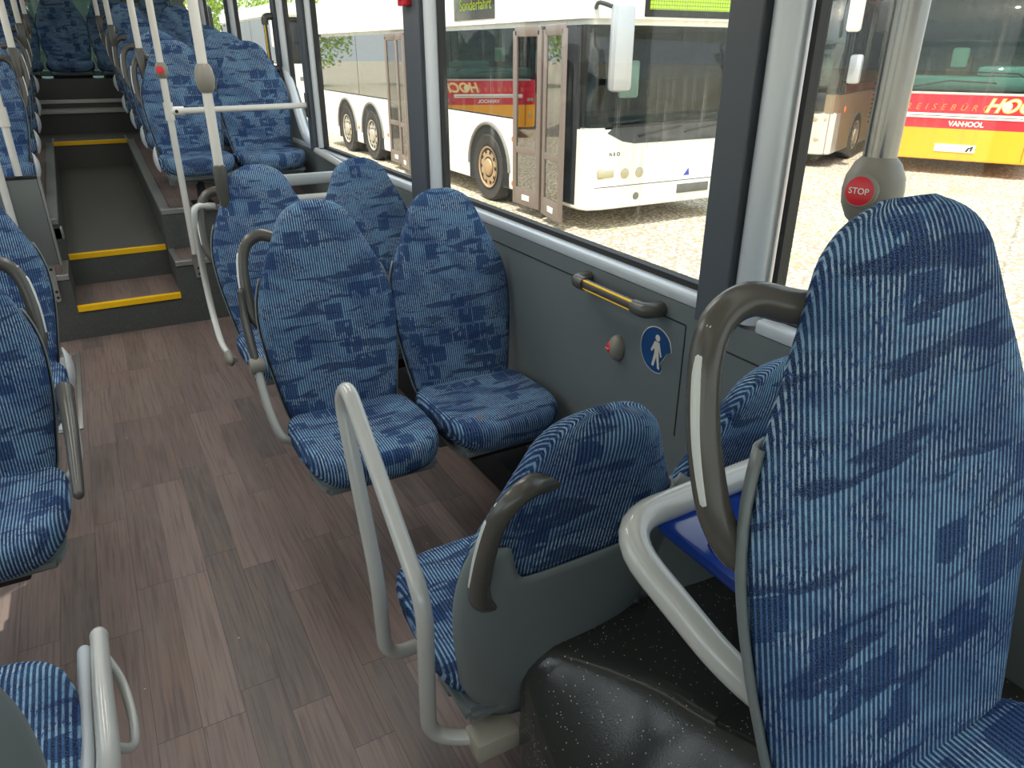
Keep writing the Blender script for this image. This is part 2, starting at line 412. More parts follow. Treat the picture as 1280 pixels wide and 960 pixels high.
# podiums both sides
for nm, a, b in (('floor.003', AX1, XR), ('floor.004', XL, AX0)):
    bm = bmesh.new(); prism(bm, [(4.9, -0.06), (7.2, -0.06), (7.2, 0.80), (4.9, 0.61)], 'x', a, b)
    struct(finish(bm, nm, RISER, smooth=False))
for nm, a, b in (('floor.005', AX1+0.05, XR), ('floor.006', XL, AX0-0.05)):
    bm = bmesh.new(); prism(bm, [(4.93, 0.613), (7.2, 0.80), (7.2, 0.803), (4.93, 0.616)], 'x', a, b)
    struct(finish(bm, nm, FLOOR, smooth=False))
bm = bmesh.new(); box(bm, XL, XR, 7.2, 8.0, -0.06, 0.805); struct(finish(bm, 'floor.007', DARKWELL, smooth=False))
bm = bmesh.new(); box(bm, XL, XR, 8.0, 8.3, -0.06, 1.0); struct(finish(bm, 'floor.008', DARKWELL, smooth=False))
bm = bmesh.new(); box(bm, XL, XR, 8.3, Y1, -0.06, 1.07); box(bm, XL, XR, 8.52, Y1, 1.07, 1.25); struct(finish(bm, 'floor.009', DARKWELL, smooth=False))
bm = bmesh.new(); box(bm, XL, XR, 7.985, 8.01, 0.975, 1.006, 0.004); box(bm, XL, XR, 8.285, 8.31, 1.045, 1.078, 0.004); box(bm, XL, XR, 8.01, 8.285, 1.0, 1.005)
struct(finish(bm, 'trim_3', ALU, smooth=False))
# aluminium edges
bm = bmesh.new()
for (a, b) in ((AX1, XR), (XL, AX0)):
    box(bm, a, b, 4.55, 4.585, 0.35, 0.38, 0.003)
    box(bm, a, b, 4.89, 4.935, 0.59, 0.622, 0.003)
box(bm, AX1, AX1+0.03, 4.585, 4.9, 0.37, 0.380, 0.003); box(bm, AX0-0.03, AX0, 4.585, 4.9, 0.37, 0.380, 0.003)
for (a, b) in ((AX1-0.002, AX1+0.052), (AX0-0.052, AX0+0.002)):
    prism(bm, [(4.93, 0.595), (7.2, 0.782), (7.2, 0.812), (4.93, 0.624)], 'x', a, b)
box(bm, AX0-0.01, AX0+0.004, 7.2, 7.6, 0.8, 0.812); box(bm, AX1-0.004, AX1+0.01, 7.2, 7.6, 0.8, 0.812)
struct(finish(bm, 'trim_4', ALU, smooth=False))
# yellow edge strips
for i, (y, z, lab) in enumerate(((4.555, 0.187, 'bright yellow edge strip on the lowest step of the aisle'), (5.028, 0.374, 'bright yellow edge strip on the second step, at the foot of the aisle ramp'), (7.193, 0.812, 'dull yellow edge strip on the far step at the end of the aisle ramp'))):
    bm = bmesh.new(); prism(bm, [(y-0.006, z-0.026), (y+0.004, z-0.026), (y+0.004, z-0.004), (y+0.03, z-0.003), (y+0.03, z+0.004), (y-0.006, z+0.003)], 'x', AX0+0.003, AX1-0.003)
    tag(finish(bm, 'step_edge_strip', YEL, smooth=False), lab, 'step edge', 'yellow step edge strips')
# right wall: panels below the windows
bm = bmesh.new(); box(bm, XR, XR+0.07, Y0, 4.62, -0.06, ZS); box(bm, XR, XR+0.07, 4.62, Y1, -0.06, 0.93)
prism(bm, [(4.66, 0.93), (Y1, 0.93), (Y1, 1.33), (5.34, 1.33), (5.22, 1.27), (5.0, 1.02), (4.88, 0.955)], 'x', XR, XR+0.07)
box(bm, XR, XR+0.07, Y0, Y1, 2.02, 2.2)
struct(finish(bm, 'wall_right', WALLM, smooth=False))
bm = bmesh.new()   # grooves and panel seams
box(bm, XR-0.0015, XR+0.001, 1.29, 2.98, 0.866, 0.870); box(bm, XR-0.0015, XR+0.001, 1.288, 1.291, 0.55, 0.866)
box(bm, XR-0.0025, XR+0.001, 1.197, 1.203, 0.0, ZS); box(bm, XR-0.0015, XR+0.001, 0.3, 1.15, 0.846, 0.850)
struct(finish(bm, 'trim_5', GROOVE, smooth=False))
bm = bmesh.new(); box(bm, 1.09, XR, 1.0, 4.56, 0.0, 0.13, 0.01); struct(finish(bm, 'baseboard_right', GROOVE))
bm = bmesh.new(); box(bm, XL, -1.0, -1.0, 4.5, 0.0, 0.13, 0.01); struct(finish(bm, 'baseboard_left', GROOVE))
# pillars: dark cover, satin rounded edge, black gasket
def pillar(name, yb, yp, ys, zb):
    bm = bmesh.new(); box(bm, XR-0.016, XR+0.07, yp, yb, zb, 2.05, 0.004); struct(finish(bm, name, PILLARM, smooth=False))
    bm = bmesh.new(); tube(bm, [(XR+0.03, (yp+ys)/2, zb+.03), (XR+0.03, (yp+ys)/2, 2.05)], (yp-ys)/2+0.004, 16, ry=1.0)
    struct(finish(bm, name+'1', SATIN))
pillar('trim_6', 1.25, 1.155, 1.085, 0.90)
pillar('trim_7', 3.07, 2.905, 2.84, 0.90)
pillar('trim_8', 4.72, 4.63, 4.585, 0.93)
pillar('trim_9', 5.37, 5.28, 5.22, 1.33)
for k, yy in enumerate((6.9, 8.4)): pillar('trim_%d' % (20+k), yy+0.1, yy, yy-0.07, 1.33)
# satin sill rails and gaskets
def window(n, ya, yb, zb, corner=False):
    bm = bmesh.new(); box(bm, XR-0.004, XR+0.05, ya, yb, zb, zb+0.034, 0.008)
    if corner:
        tube(bm, catmull([(XR+0.02, 4.64, 0.955), (XR+0.02, 4.88, 0.975), (XR+0.02, 5.0, 1.05), (XR+0.02, 5.12, 1.19), (XR+0.02, 5.22, 1.32), (XR+0.02, 5.26, 1.40)], 6), 0.028, 10)
    o = finish(bm, 'window_%d' % n, SATIN); struct(o)
    bm = bmesh.new(); box(bm, XR+0.03, XR+0.06, ya, yb, zb+0.03, zb+0.05); box(bm, XR+0.03, XR+0.06, ya-0.0, ya+0.014, zb, 2.03); box(bm, XR+0.03, XR+0.06, yb-0.014, yb, zb, 2.03)
    finish(bm, 'gasket', BLACK, o, smooth=False)
    bm = bmesh.new(); box(bm, XR+0.044, XR+0.050, ya, yb, zb+0.03, 2.03); finish(bm, 'pane', GLASS, o, smooth=False)
window(1, -1.55, 1.07, ZS); window(2, 1.25, 2.835, ZS); window(3, 3.07, 4.585, ZS); window(4, 4.72, 5.22, 0.935, True)
window(5, 5.37, 6.83, 1.33); window(6, 7.0, 8.33, 1.33); window(7, 8.5, 9.4, 1.33)
# left wall
bm = bmesh.new(); box(bm, XL-0.07, XL, Y0, Y1, -0.06, 0.92); box(bm, XL-0.07, XL, Y0, Y1, 1.92, 2.2)
for yy in (-0.1, 1.5, 1.86, 3.1, 4.6, 6.2, 7.8): box(bm, XL-0.07, XL, yy, yy+0.13, 0.9, 1.95)
box(bm, XL-0.07, XL, 4.7, Y1, 0.9, 1.3)
struct(finish(bm, 'wall_left', WALLM, smooth=False))
bm = bmesh.new(); box(bm, XL-0.05, XL-0.044, Y0, Y1, 0.92, 1.93); struct(finish(bm, 'window_8', GLASS, smooth=False))
# rear wall with window, ceiling, front
bm = bmesh.new(); box(bm, XL, XR, Y1, Y1+0.07, -0.06, 1.30); box(bm, XL, XR, Y1, Y1+0.07, 2.0, 2.2); box(bm, XL, XL+0.12, Y1, Y1+0.07, 1.3, 2.0); box(bm, XR-0.12, XR, Y1, Y1+0.07, 1.3, 2.0)
struct(finish(bm, 'wall_rear', WALLM, smooth=False))
bm = bmesh.new(); box(bm, XL+0.1, XR-0.1, Y1+0.03, Y1+0.036, 1.3, 2.0); struct(finish(bm, 'window_9', glass_mat('rear_glass', (0.72, 0.9, 0.82, 1), 0.03), smooth=False))
bm = bmesh.new(); box(bm, XL-0.07, XR+0.07, Y0-0.07, Y1+0.07, 2.2, 2.26); struct(finish(bm, 'ceiling', CEIL, smooth=False))
bm = bmesh.new(); box(bm, XL, XR, Y0-0.07, Y0, -0.06, 1.0); box(bm, XL, XR, Y0-0.07, Y0, 1.75, 2.2); struct(finish(bm, 'wall_front', WALLM, smooth=False))  # unseen wall, opening kept small to cut light from the front
bm = bmesh.new(); box(bm, XL, XR, Y0-0.04, Y0-0.034, 1.0, 1.75); struct(finish(bm, 'window_10', GLASS, smooth=False))
FILLM = plain('fill_strip_white', srgb(240, 240, 235), 0.5)
i = 0
for y in (0.2, 2.6, 5.0, 7.4):  # out-of-view strips added as housings for the fill lights
    for x in (-0.5, 0.62):
        bm = bmesh.new(); box(bm, x-0.13, x+0.13, y-1.0, y+1.0, 2.17, 2.2, 0.008)
        tag(finish(bm, 'fill_light_strip', FILLM), 'long flat white strip added under the ceiling as housing of the fill light', 'ceiling light', 'added fill light strips')

# ------------------------------------------------------------------ seats
LEAN = math.radians(13.5)
WPROF = [(0.00, .178), (.04, .186), (.10, .196), (.18, .209), (.26, .217), (.33, .218), (.39, .208), (.45, .186), (.50, .163), (.545, .141), (.59, .122), (.615, .108), (.635, .088), (.650, .062), (.658, .030)]
def wprof(s):
    if s <= 0: return WPROF[0][1] + s*0.25
    for (a, wa), (b, wb) in zip(WPROF, WPROF[1:]):
        if s <= b:
            t = (s-a)/(b-a); return wa+(wb-wa)*t
    return WPROF[-1][1]
def spt(x, y, s):
    """point on the leaning backrest: s metres up the back from the hinge, y behind its middle plane"""
    return Vector((x, s*math.sin(LEAN)+y*math.cos(LEAN), 0.44+s*math.cos(LEAN)-y*math.sin(LEAN)))
def thick(s): return 0.036 if s < 0.59 else max(0.010, 0.036*math.sqrt(max(0.02, 1-((s-0.59)/0.070)**2)))
def ringpt(th, w_, t):
    c, sn = math.cos(th), math.sin(th)
    x = w_*math.copysign(abs(c)**0.72, c); y = t*math.copysign(abs(sn)**0.62, sn)
    if y < 0: y += 0.012*(1-(x/max(w_, 1e-4))**2)*min(1, w_/0.2)      # dished front
    return x, y
def smooth_rows():
    rows = []; s = 0.0
    while s < 0.60: rows.append(s); s += 0.02
    rows += [.60, .612, .624, .634, .643, .650, .655, .659]
    return rows
_sw = {}
def wsm(s):
    # smoothed width
    k = round(s, 4)
    if k not in _sw:
        d = 0.025 if s < 0.6 else 0.006
        _sw[k] = (wprof(max(s-d, 0))+2*wprof(s)+wprof(min(s+d, 0.658)))/4 if s > d else wprof(s)
    return _sw[k]
def backrest_mesh():
    bm = bmesh.new(); uvl = bm.loops.layers.uv.new('UVMap'); N = 44; rings = []; uvs = {}
    for s in smooth_rows():
        ring = []
        for j in range(N):
            x, y = ringpt(2*PI*j/N, wsm(s), thick(s)); v = bm.verts.new(spt(x, y, s)); ring.append(v)
            uvs[v] = (x+math.copysign(0.9*(y+0.03), x)*(abs(x)/max(wsm(s), .001))**6, s+0.5*y*(abs(x)/max(wsm(s), .001))**6)
        rings.append(ring)
    for a, b in zip(rings, rings[1:]):
        for j in range(N): bm.faces.new((a[j], a[(j+1) % N], b[(j+1) % N], b[j]))
    bm.faces.new(list(reversed(rings[0]))); bm.faces.new(rings[-1])
    for f in bm.faces:
        for l in f.loops: l[uvl].uv = uvs[l.vert]
    return bm
def cushion_mesh():
    bm = bmesh.new(); uvl = bm.loops.layers.uv.new('UVMap'); N = 52; rings = []
    lv = [(-.088, .84), (-.080, .92), (-.055, .985), (-.030, 1.0), (-.012, .985), (0.0, .955), (.006, .90), (.004, .75), (.0, .5), (-.002, .2)]
    for z, k in lv:
        ring = []
        for j in range(N):
            th = 2*PI*j/N; c, sn = math.cos(th), math.sin(th)
            e = 0.50 if sn < 0 else 0.34
            x = 0.208*k*math.copysign(abs(c)**e, c); y = 0.208*k*math.copysign(abs(sn)**(e+.05), sn)
            yy = -0.195+y; x *= 1.0-0.05*max(0, -yy-0.2)/0.2
            dz = 0.014*(-yy)/0.4 - 0.02*max(0, (-yy-0.33)/0.07)
            ring.append(bm.verts.new((x, yy, 0.445+z+dz)))
        rings.append(ring)
    for a, b in zip(rings, rings[1:]):
        for j in range(N): bm.faces.new((a[j], a[(j+1) % N], b[(j+1) % N], b[j]))
    bm.faces.new(list(reversed(rings[0]))); bm.faces.new(rings[-1])
    for f in bm.faces:
        for l in f.loops:
            c = l.vert.co; l[uvl].uv = (c.x, c.y*1.0-(c.z-0.44)*0.8+2.0)
    return bm
def shell_mesh():
    bm = bmesh.new(); M_, K = 40, 22; grid = []
    for j in range(M_+1):
        th = math.radians(1)+(PI-math.radians(2))*j/M_
        u = abs(math.cos(th))
        t_ = min(1, max(0, (u-0.42)/0.33)); t_ = t_*t_*(3-2*t_)
        stop = 0.352+0.088*t_
        col = []
        for k in range(K+1):
            s = -0.115+(stop+0.115)*k/K
            w_ = (wsm(max(s, 0))+0.003) if s >= 0 else (wprof(0)+0.003+s*0.45)
            x, y = ringpt(th, w_, thick(max(s, 0))+0.006)
            if s < 0.05: y -= 0.0
            bulge = 0.016*math.exp(-((s-0.05)/0.16)**2)*(1-(x/w_)**2)
            col.append(bm.verts.new(spt(x, y+bulge, s)))
        grid.append(col)
    for a, b in zip(grid, grid[1:]):
        for k in range(K): bm.faces.new((a[k], b[k], b[k+1], a[k+1]))
    return bm
BACK_ME = CUSH_ME = SHELL_ME = None
def mesh_part(name, me, parent):
    o = bpy.data.objects.new(name, me); COL.objects.link(o); o.parent = parent; return o
_b = finish(backrest_mesh(), 'backrest', FAB, angle=60); BACK_ME = _b.data; bpy.data.objects.remove(_b)
_b = finish(cushion_mesh(), 'seat_cushion', FAB, angle=60); CUSH_ME = _b.data; bpy.data.objects.remove(_b)
_b = finish(shell_mesh(), 'back_shell', SHELL, angle=50)
md = _b.modifiers.new('solid', 'SOLIDIFY'); md.thickness = 0.005; md.offset = 1
bpy.context.view_layer.update(); SHELL_ME = bpy.data.meshes.new_from_object(_b.evaluated_get(bpy.context.evaluated_depsgraph_get())); bpy.data.objects.remove(_b)
SHELL_ME.name = 'back_shell'

def grab_handle(t, side, hx=1.0):
    s = side; bm = bmesh.new()
    pts = catmull([spt(.070*s, .012, .545), spt(.115*s, .020, .556), spt(.160*s, .034, .570), spt(.198*s, .040, .555), spt(.222*s, .040, .515), spt(.232*s, .040, .45), spt(.233*s, .038, .39), spt(.229*s, .034, .345), spt(.212*s, .028, .305), spt(.175*s, .020, .280)], 7)
    pts = [Vector((p.x*hx, p.y, p.z)) for p in pts]
    n = len(pts); rr = [0.0155+0.003*abs(2*i/(n-1)-1) for i in range(n)]
    tube(bm, pts, rr, 16, ry=1.1, up=(0, 1, 0))
    h = finish(bm, 'grab_handle', HANDLE, t)
    bm = bmesh.new()  # pale strips imitate window highlights along the handle
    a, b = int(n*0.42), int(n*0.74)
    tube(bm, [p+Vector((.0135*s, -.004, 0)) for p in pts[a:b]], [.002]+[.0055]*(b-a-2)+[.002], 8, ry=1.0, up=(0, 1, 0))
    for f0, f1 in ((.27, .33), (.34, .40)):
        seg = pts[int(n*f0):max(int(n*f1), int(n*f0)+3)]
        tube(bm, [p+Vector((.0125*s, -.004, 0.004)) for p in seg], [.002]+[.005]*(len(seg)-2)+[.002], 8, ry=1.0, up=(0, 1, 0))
    o = finish(bm, 'glint_strip', GLINT, h); o['label'] = 'pale strips painted as window glints on the outer curve of the handle'
    return h
def arm_raised(t, side):
    s = side; x = .247*s
    bm = bmesh.new(); P = catmull([(x, .045, .615), (x+.004*s, .075, .68), (x+.006*s, .105, .76), (x+.004*s, .115, .83)], 6); n = len(P)
    tube(bm, P, [.015+.008*math.sin(PI*min(1, i/(n-1)+.1)) for i in range(n)], 14, ry=0.62, up=(0, 1, 0)); sphere(bm, P[-1], .014, .62, 1, 1)
    a = finish(bm, 'armrest', HANDLE, t)
    bm = bmesh.new(); lathe(bm, [(0, -.022), (.022, -.022), (.026, -.016), (.026, .016), (.022, .022), (0, .022)], (x, .045, .615), (1, 0, 0), 20)
    finish(bm, 'hinge_disc', BALL, a)
    bm = bmesh.new(); P = catmull([(x, .045, .60), (x, .0, .545), (x-.004*s, -.06, .48), (x-.02*s, -.10, .425), (x-.06*s, -.10, .40)], 6)
    tube(bm, P, .017, 14, ry=0.75, up=(0, 1, 0)); finish(bm, 'armrest_support', plain('light_arm', srgb(150, 152, 146), 0.35), t)
def arm_lowered(t, side):
    s = side; x = .247*s
    bm = bmesh.new(); P = catmull([(x, -.00, .655), (x+.004*s, -.10, .64), (x+.006*s, -.24, .60), (x+.002*s, -.37, .535)], 6); n = len(P)
    tube(bm, P, [.026-.012*(i/(n-1)) for i in range(n)], 14, ry=0.9, up=(0, 0, 1)); sphere(bm, P[0], .026, .9, 1, 1); sphere(bm, P[-1], .014, .9, 1, 1)
    a = finish(bm, 'armrest', HANDLE, t)
    bm = bmesh.new(); P = catmull([(x, .02, .64), (x, -.03, .55), (x-.01*s, -.06, .47), (x-.06*s, -.06, .40)], 6)
    tube(bm, P, .017, 14, ry=0.75, up=(0, 1, 0)); finish(bm, 'armrest_support', METAL, t)
def arm_looped(t, side):
    s = side; x = .238*s
    bm = bmesh.new(); P = catmull([(.212*s, .02, .50), (.210*s, -.10, .44), (.208*s, -.24, .42), (.206*s, -.40, .405)], 6); n = len(P)
    tube(bm, P, [.011]*n, 14, ry=1.4, up=(1, 0, 0)); sphere(bm, P[-1], .011, 1, 1, 1.4); a = finish(bm, 'armrest_support', plain('pale_plastic', srgb(176, 184, 190), .3), t)
    bm = bmesh.new(); P = catmull([(.232*s, .06, .62), (.235*s, -.03, .50), (.234*s, -.14, .44), (.230*s, -.28, .425), (.226*s, -.43, .405)], 6); n = len(P)
    tube(bm, P, [.015-.002*(i/(n-1)) for i in range(n)], 16, ry=1.2, up=(1, 0, 0)); sphere(bm, P[-1], .0135, 1, 1.2, 1.2); a = finish(bm, 'armrest', METAL, t)
    bm = bmesh.new(); P = catmull([(.228*s, -.40, .395), (.246*s, -.36, .365), (.254*s, -.29, .35), (.252*s, -.23, .36), (.236*s, -.20, .40)], 6)
    tube(bm, P, .007, 12, up=(0, 0, 1)); finish(bm, 'armrest_loop', METAL, a)
def guard_hoop(t, side):
    """tubular guard beside the seat: apex above the front, legs bent in under the seat (seat-local, faces -y)"""
    x = side*.245; bm = bmesh.new()
    P = fillet([(side*.10, -.10, .325), (x, -.13, .29), (x, -.275, .27), (x, -.285, .50), (x, -.42, .895), (x, -.355, .925), (x, -.01, .66), (x, .01, .29), (side*.17, .06, .27), (side*.06, .14, .30)], .055, 6)
    P = fillet([(side*.12, -.275, .285), (x, -.275, .275), (x, -.285, .50), (x, -.425, .87), (x, -.37, .925), (x, -.01, .64), (x, -.03, .285), (side*.15, .025, .285), (side*.10, .035, .29)], .06, 7)
    tube(bm, P, .0165, 16); finish(bm, 'guard_hoop', METAL, t)
    bm = bmesh.new(); q = Matrix.Rotation(math.radians(0), 3, 'Z')
    box(bm, min(side*.085, side*.18), max(side*.085, side*.18), .000, .062, .262, .310, .006)
    o = finish(bm, 'end_bracket', plain('worn_bracket', srgb(170, 165, 150), 0.5, bump=.3, bscale=120, var=.12), t)
def curved_rail(t, side):
    x = side*.255; bm = bmesh.new()
    P = catmull([(side*.17, .16, .93), (x-.02*side, .15, .935), (x, .14, .90), (x, .17, .76), (x, .16, .62), (x, .08, .49), (x+.00*side, -.06, .42), (x-.02*side, -.19, .40)], 7)
    tube(bm, P, .0115, 12, ry=1.2, up=(0, 1, 0)); a = finish(bm, 'curved_rail', METAL, t)
    bm = bmesh.new(); sphere(bm, (x, -.20, .415), .024, .8, 2.0, 1.2); finish(bm, 'rail_end', BALL, a)
def side_wing(t, side):
    """light plastic wing that shows beside the cushion's rear edge"""
    bm = bmesh.new(); P = catmull([(side*.205, .0, .49), (side*.216, -.04, .46), (side*.216, -.09, .41), (side*.205, -.12, .36)], 5); n = len(P)
    tube(bm, P, [.008+.020*math.sin(PI*i/(n-1)) for i in range(n)], 12, ry=.35, up=(0, 1, 0)); finish(bm, 'side_wing', plain('wing_plastic', srgb(176, 180, 180), .4), t)
def seat(label, x, y, z=0.0, rz=0.0, side=-1, handle=True, extra=None, group=None, legs=False, beam=0, hx=1.0, cush=True):
    t = thing('bus_seat', label, 'seat', (x, y, z), rz, group)
    mesh_part('backrest', BACK_ME, t)
    if cush: mesh_part('seat_cushion', CUSH_ME, t)
    mesh_part('back_shell', SHELL_ME, t)
    bm = bmesh.new()
    P = [(-.17, -.36), (.17, -.36), (.185, -.30), (.185, .03), (-.185, .03), (-.185, -.30)]
    prism(bm, P, 'z', .335, .372, bev=.012); 
    box(bm, -.17, .17, -.16, -.10, .28, .338, .006)
    finish(bm, 'seat_pan', SHELL, t)
    if legs:
        bm = bmesh.new(); zt = .30; zb = -z if isinstance(legs, bool) else legs
        zb = 0.0 if isinstance(legs, bool) else legs
        prism(bm, [(-.20, zb), (-.06, zb), (-.10, zt), (-.16, zt)], 'x', -.02, .02, bev=.004)
        box(bm, -.06, .06, -.24, -.02, zb, zb+.015, .003)
        finish(bm, 'pedestal', BLACK, t)
    if beam:
        bm = bmesh.new(); box(bm, min(beam, -.08 if beam > 0 else .08), max(beam, -.08 if beam > 0 else .08), -.22, -.14, .235, .285, .008); finish(bm, 'support_beam', GROOVE, t)
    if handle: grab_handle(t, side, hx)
    if extra: extra(t, side)
    return t
SG = 'blue patterned bus seats'
seat('blue patterned aisle seat in the middle of the bus with its grey armrest folded up', .572, 2.13, extra=arm_raised)
N_ = None
B_ = seat('blue patterned window seat with a small round hole mark, beside the grey wall panel', 1.004, 2.13, side=-1, handle=False, beam=.23)
seat('blue patterned aisle seat with a curved metal side rail, just before the steps', .575, 2.99, extra=curved_rail)
seat('blue patterned window seat behind the seat beside the wall panel, before the steps', 1.006, 2.99, handle=False, beam=.23)
N_ = seat('rear-facing blue seat seen from behind, grey shell, tall tubular guard hoop beside the aisle', .605, .94, z=-.035, rz=PI, side=1, handle=True, extra=guard_hoop, hx=.86)
O_ = seat('rear-facing window seat half hidden behind the big grey grab handle', 1.02, .94, z=-.035, rz=PI, side=1, handle=False, legs=.52)
BIG = seat('large blue ribbed seat back at the right front on the wheel box', .738, .31, z=.245, extra=None, legs=.25)
BIG.scale = (1.12, 1.0, 1.035)
for ch in BIG.children:
    if ch.name.startswith('grab_handle'): ch.scale = (.87, 1.1, .93); ch.location = (-.022, 0, .075)
for q in (N_, O_):
    for ch in q.children:
        if ch.name.split('.')[0] in ('backrest', 'back_shell', 'grab_handle'): ch.scale = (1, 1, .965)
seat('blue patterned seat across the aisle with its grey armrest lowered, cut by the left edge', -.432, 2.15, side=1, extra=arm_lowered, hx=.93, beam=-.62)
seat('blue patterned seat behind the left seat with the lowered armrest, nearer the steps', -.432, 3.0, side=1, handle=False, extra=side_wing, beam=-.62)
seat('rear-facing seat in the bottom left corner with grey shell and pale looped armrest', -.365, .65, z=.25, rz=PI, side=-1, handle=False, extra=arm_looped, legs=.16)
# rows on the rear podium
PZ = lambda y: 0.61+0.0826*(y-4.9)-0.15
names = ['first', 'second', 'third', 'fourth', 'last']
for k in range(5):
    y = 5.06+.75*k; z = PZ(y) if y < 7.2 else (0.66 if y < 7.9 else .80)
    rw = names[k]+' row of the raised rear part'
    leg = .15 if y < 7.3 else .20
    for (x, sd, txt) in ((.57, -1, 'right aisle seat'), (1.0, -1, 'right window seat'), (-.475, 1, 'left aisle seat'), (-.895, 1, 'left window seat')):
        if k == 0 and x == -.90: pass
        seat('blue patterned %s in the %s' % (txt, rw), x, y, z=z, side=sd, handle=abs(x) < .6, extra=side_wing if abs(x) < .6 else None, group='seats on the raised rear part', legs=leg)
for x, txt in ((-.855, 'far left'), (-.40, 'second from left'), (.035, 'middle'), (.47, 'second from right'), (.90, 'far right')):
    seat('dark blue %s seat of the rear bench under the back window' % txt, x, 8.92, z=.945, handle=False, group='rear bench seats', legs=False)
# burn mark on cushion of window seat
bm = bmesh.new(); lathe(bm, [(0, .0006), (.010, .001), (.0125, 0.0)], (-.10, -.325, .4605), (0, -.05, 1), 16)
bm2 = finish(bm, 'burn_mark', plain('burn', srgb(110, 100, 104), .9), B_)

# ------------------------------------------------------------------ wheel box at right front
bm = bmesh.new()
def fold(y):   # where the sloping side meets the top
    T = [(-.9, .93), (.0, .90), (.2, .86), (.35, .82), (.50, .765), (.60, .715), (.68, .690), (.76, .640), (.83, .585), (.88, .550), (.92, .548)]
    for (y0, x0), (y1, x1) in zip(T, T[1:]):
        if y <= y1: return x0+(x1-x0)*(y-y0)/(y1-y0)
    return T[-1][1]
cols = []
for y, dz, dx in [(-.9, 0, 0), (-.4, 0, 0), (0, 0, 0), (.2, 0, 0), (.35, 0, 0)]+[(.40+.03*k, 0, 0) for k in range(15)]+[(.845, .001, .001), (.865, .005, .004), (.882, .013, .011), (.895, .026, .024), (.903, .042, .042)]:
    f = fold(min(y, .86)); z1 = .49-dz; z0 = max(.08, .49-1.25*(f-.508)); x0 = .508+dx
    P = [(x0, 0), (x0, z0-.05), (x0+.002, z0-.02), (x0+.010, z0+.005)]
    for k in (1, 2, 3): P.append((x0+.010+(f-.012-x0-.010)*k/4, z0+.005+(z1-.014-z0-.005)*k/4+.006))
    P += [(f-.010+dx, z1-.010), (f+.004+dx, z1-.002), (f+.022+dx, z1), (.95, z1), (XR-.003, z1), (XR-.003, 0)]
    cols.append([bm.verts.new((p[0], y, max(0, p[1]))) for p in P])
for A, B in zip(cols, cols[1:]):
    for j in range(len(A)-1): bm.faces.new((A[j], A[j+1], B[j+1], B[j]))
bm.faces.new(cols[-1]); bm.faces.new(list(reversed(cols[0])))
wb = finish(bm, 'wheel_box', BOXM, angle=60); tag(wb, 'low dark speckled wheel box under the large right front seat', 'wheel box')
bm = bmesh.new(); prism(bm, [(.705, .575), (.785, .40), (.98, .43), (.95, .63)], 'z', .486, .502, bev=.006)
wl = finish(bm, 'ledge', BOXM, wb)
# blue plastic tray behind the rail
t = thing('storage_tray', 'shiny blue plastic tray behind the bent white rail', 'tray', (.93, .60, .19))
bm = bmesh.new(); box(bm, -.225, .28, -.11, .155, .575, .60, .010); box(bm, -.225, .28, .145, .155, .60, .612, .003); tube(bm, [(-.20, .05, .602), (.27, .05, .602)], .010, 10); finish(bm, 'tray', BLUEPL, t)
for px in (-.09, .17):
    for py in (-.09, .05):
        bm = bmesh.new(); box(bm, px-.012, px+.012, py-.012, py+.012, .300, .578, .003); finish(bm, 'leg', BLACK, t)
# bent rail in front of the wheel box
bm = bmesh.new()
P = fillet([(XR-.01, .76, .83), (.94, .705, .865), (.55, .675, .88), (.60, .475, .76), (.66, .40, .70), (.74, .40, .66)], .085, 8)
tube(bm, P, .0225, 18)
tag(finish(bm, 'guard_rail', METAL), 'thick light grey bent guard rail over the dark wheel box', 'rail')

# ------------------------------------------------------------------ poles
def stop_unit(bm_name, c, r, h, face, parent, words=True, rb=.021):
    bm = bmesh.new(); lathe(bm, [(r*.52, -h), (r*.74, -h*.8), (r*.95, -h*.4), (r, 0), (r*.95, h*.4), (r*.74, h*.8), (r*.52, h)], c, (0, 0, 1), 32)
    o = finish(bm, bm_name, BALL, parent, angle=60)
    f = Vector(face).normalized()
    bm = bmesh.new(); lathe(bm, [(rb+.004, -.02), (rb+.004, .0), (rb+.001, .003), (rb, .003)], Vector(c)+f*(r+.0005), f, 28); finish(bm, 'button_ring', BALL, o)
    bm = bmesh.new(); lathe(bm, [(0, .0055), (rb*.6, .005), (rb, .003), (rb, -.02)], Vector(c)+f*(r+.0005), f, 28); b = finish(bm, 'stop_button', RED, o, angle=60)
    if words:
        x = Vector((0, 0, 1)).cross(f).normalized()
        text('button_lettering', 'STOP', rb*.60, WHITE, Vector(c)+f*(r+.0065), x, (0, 0, 1), b, .0004)
    return o
# big steel pole at right
t = thing('grab_pole', 'thick steel pole with a large STOP button, behind the big right seat', 'pole', (1.055, .725, 0))
bm = bmesh.new(); tube(bm, [(0, 0, 1.26), (0, 0, 2.17)], .0245, 24); finish(bm, 'pole_tube', STEEL, t)
stop_unit('button_housing', (0, 0, 1.305), .045, .052, (-.97, -.22, .08), t, True, .0215)
bm = bmesh.new(); tube(bm, [(0, 0, 1.02), (0, 0, 1.26)], .021, 16); finish(bm, 'lower_socket', BALL, t)
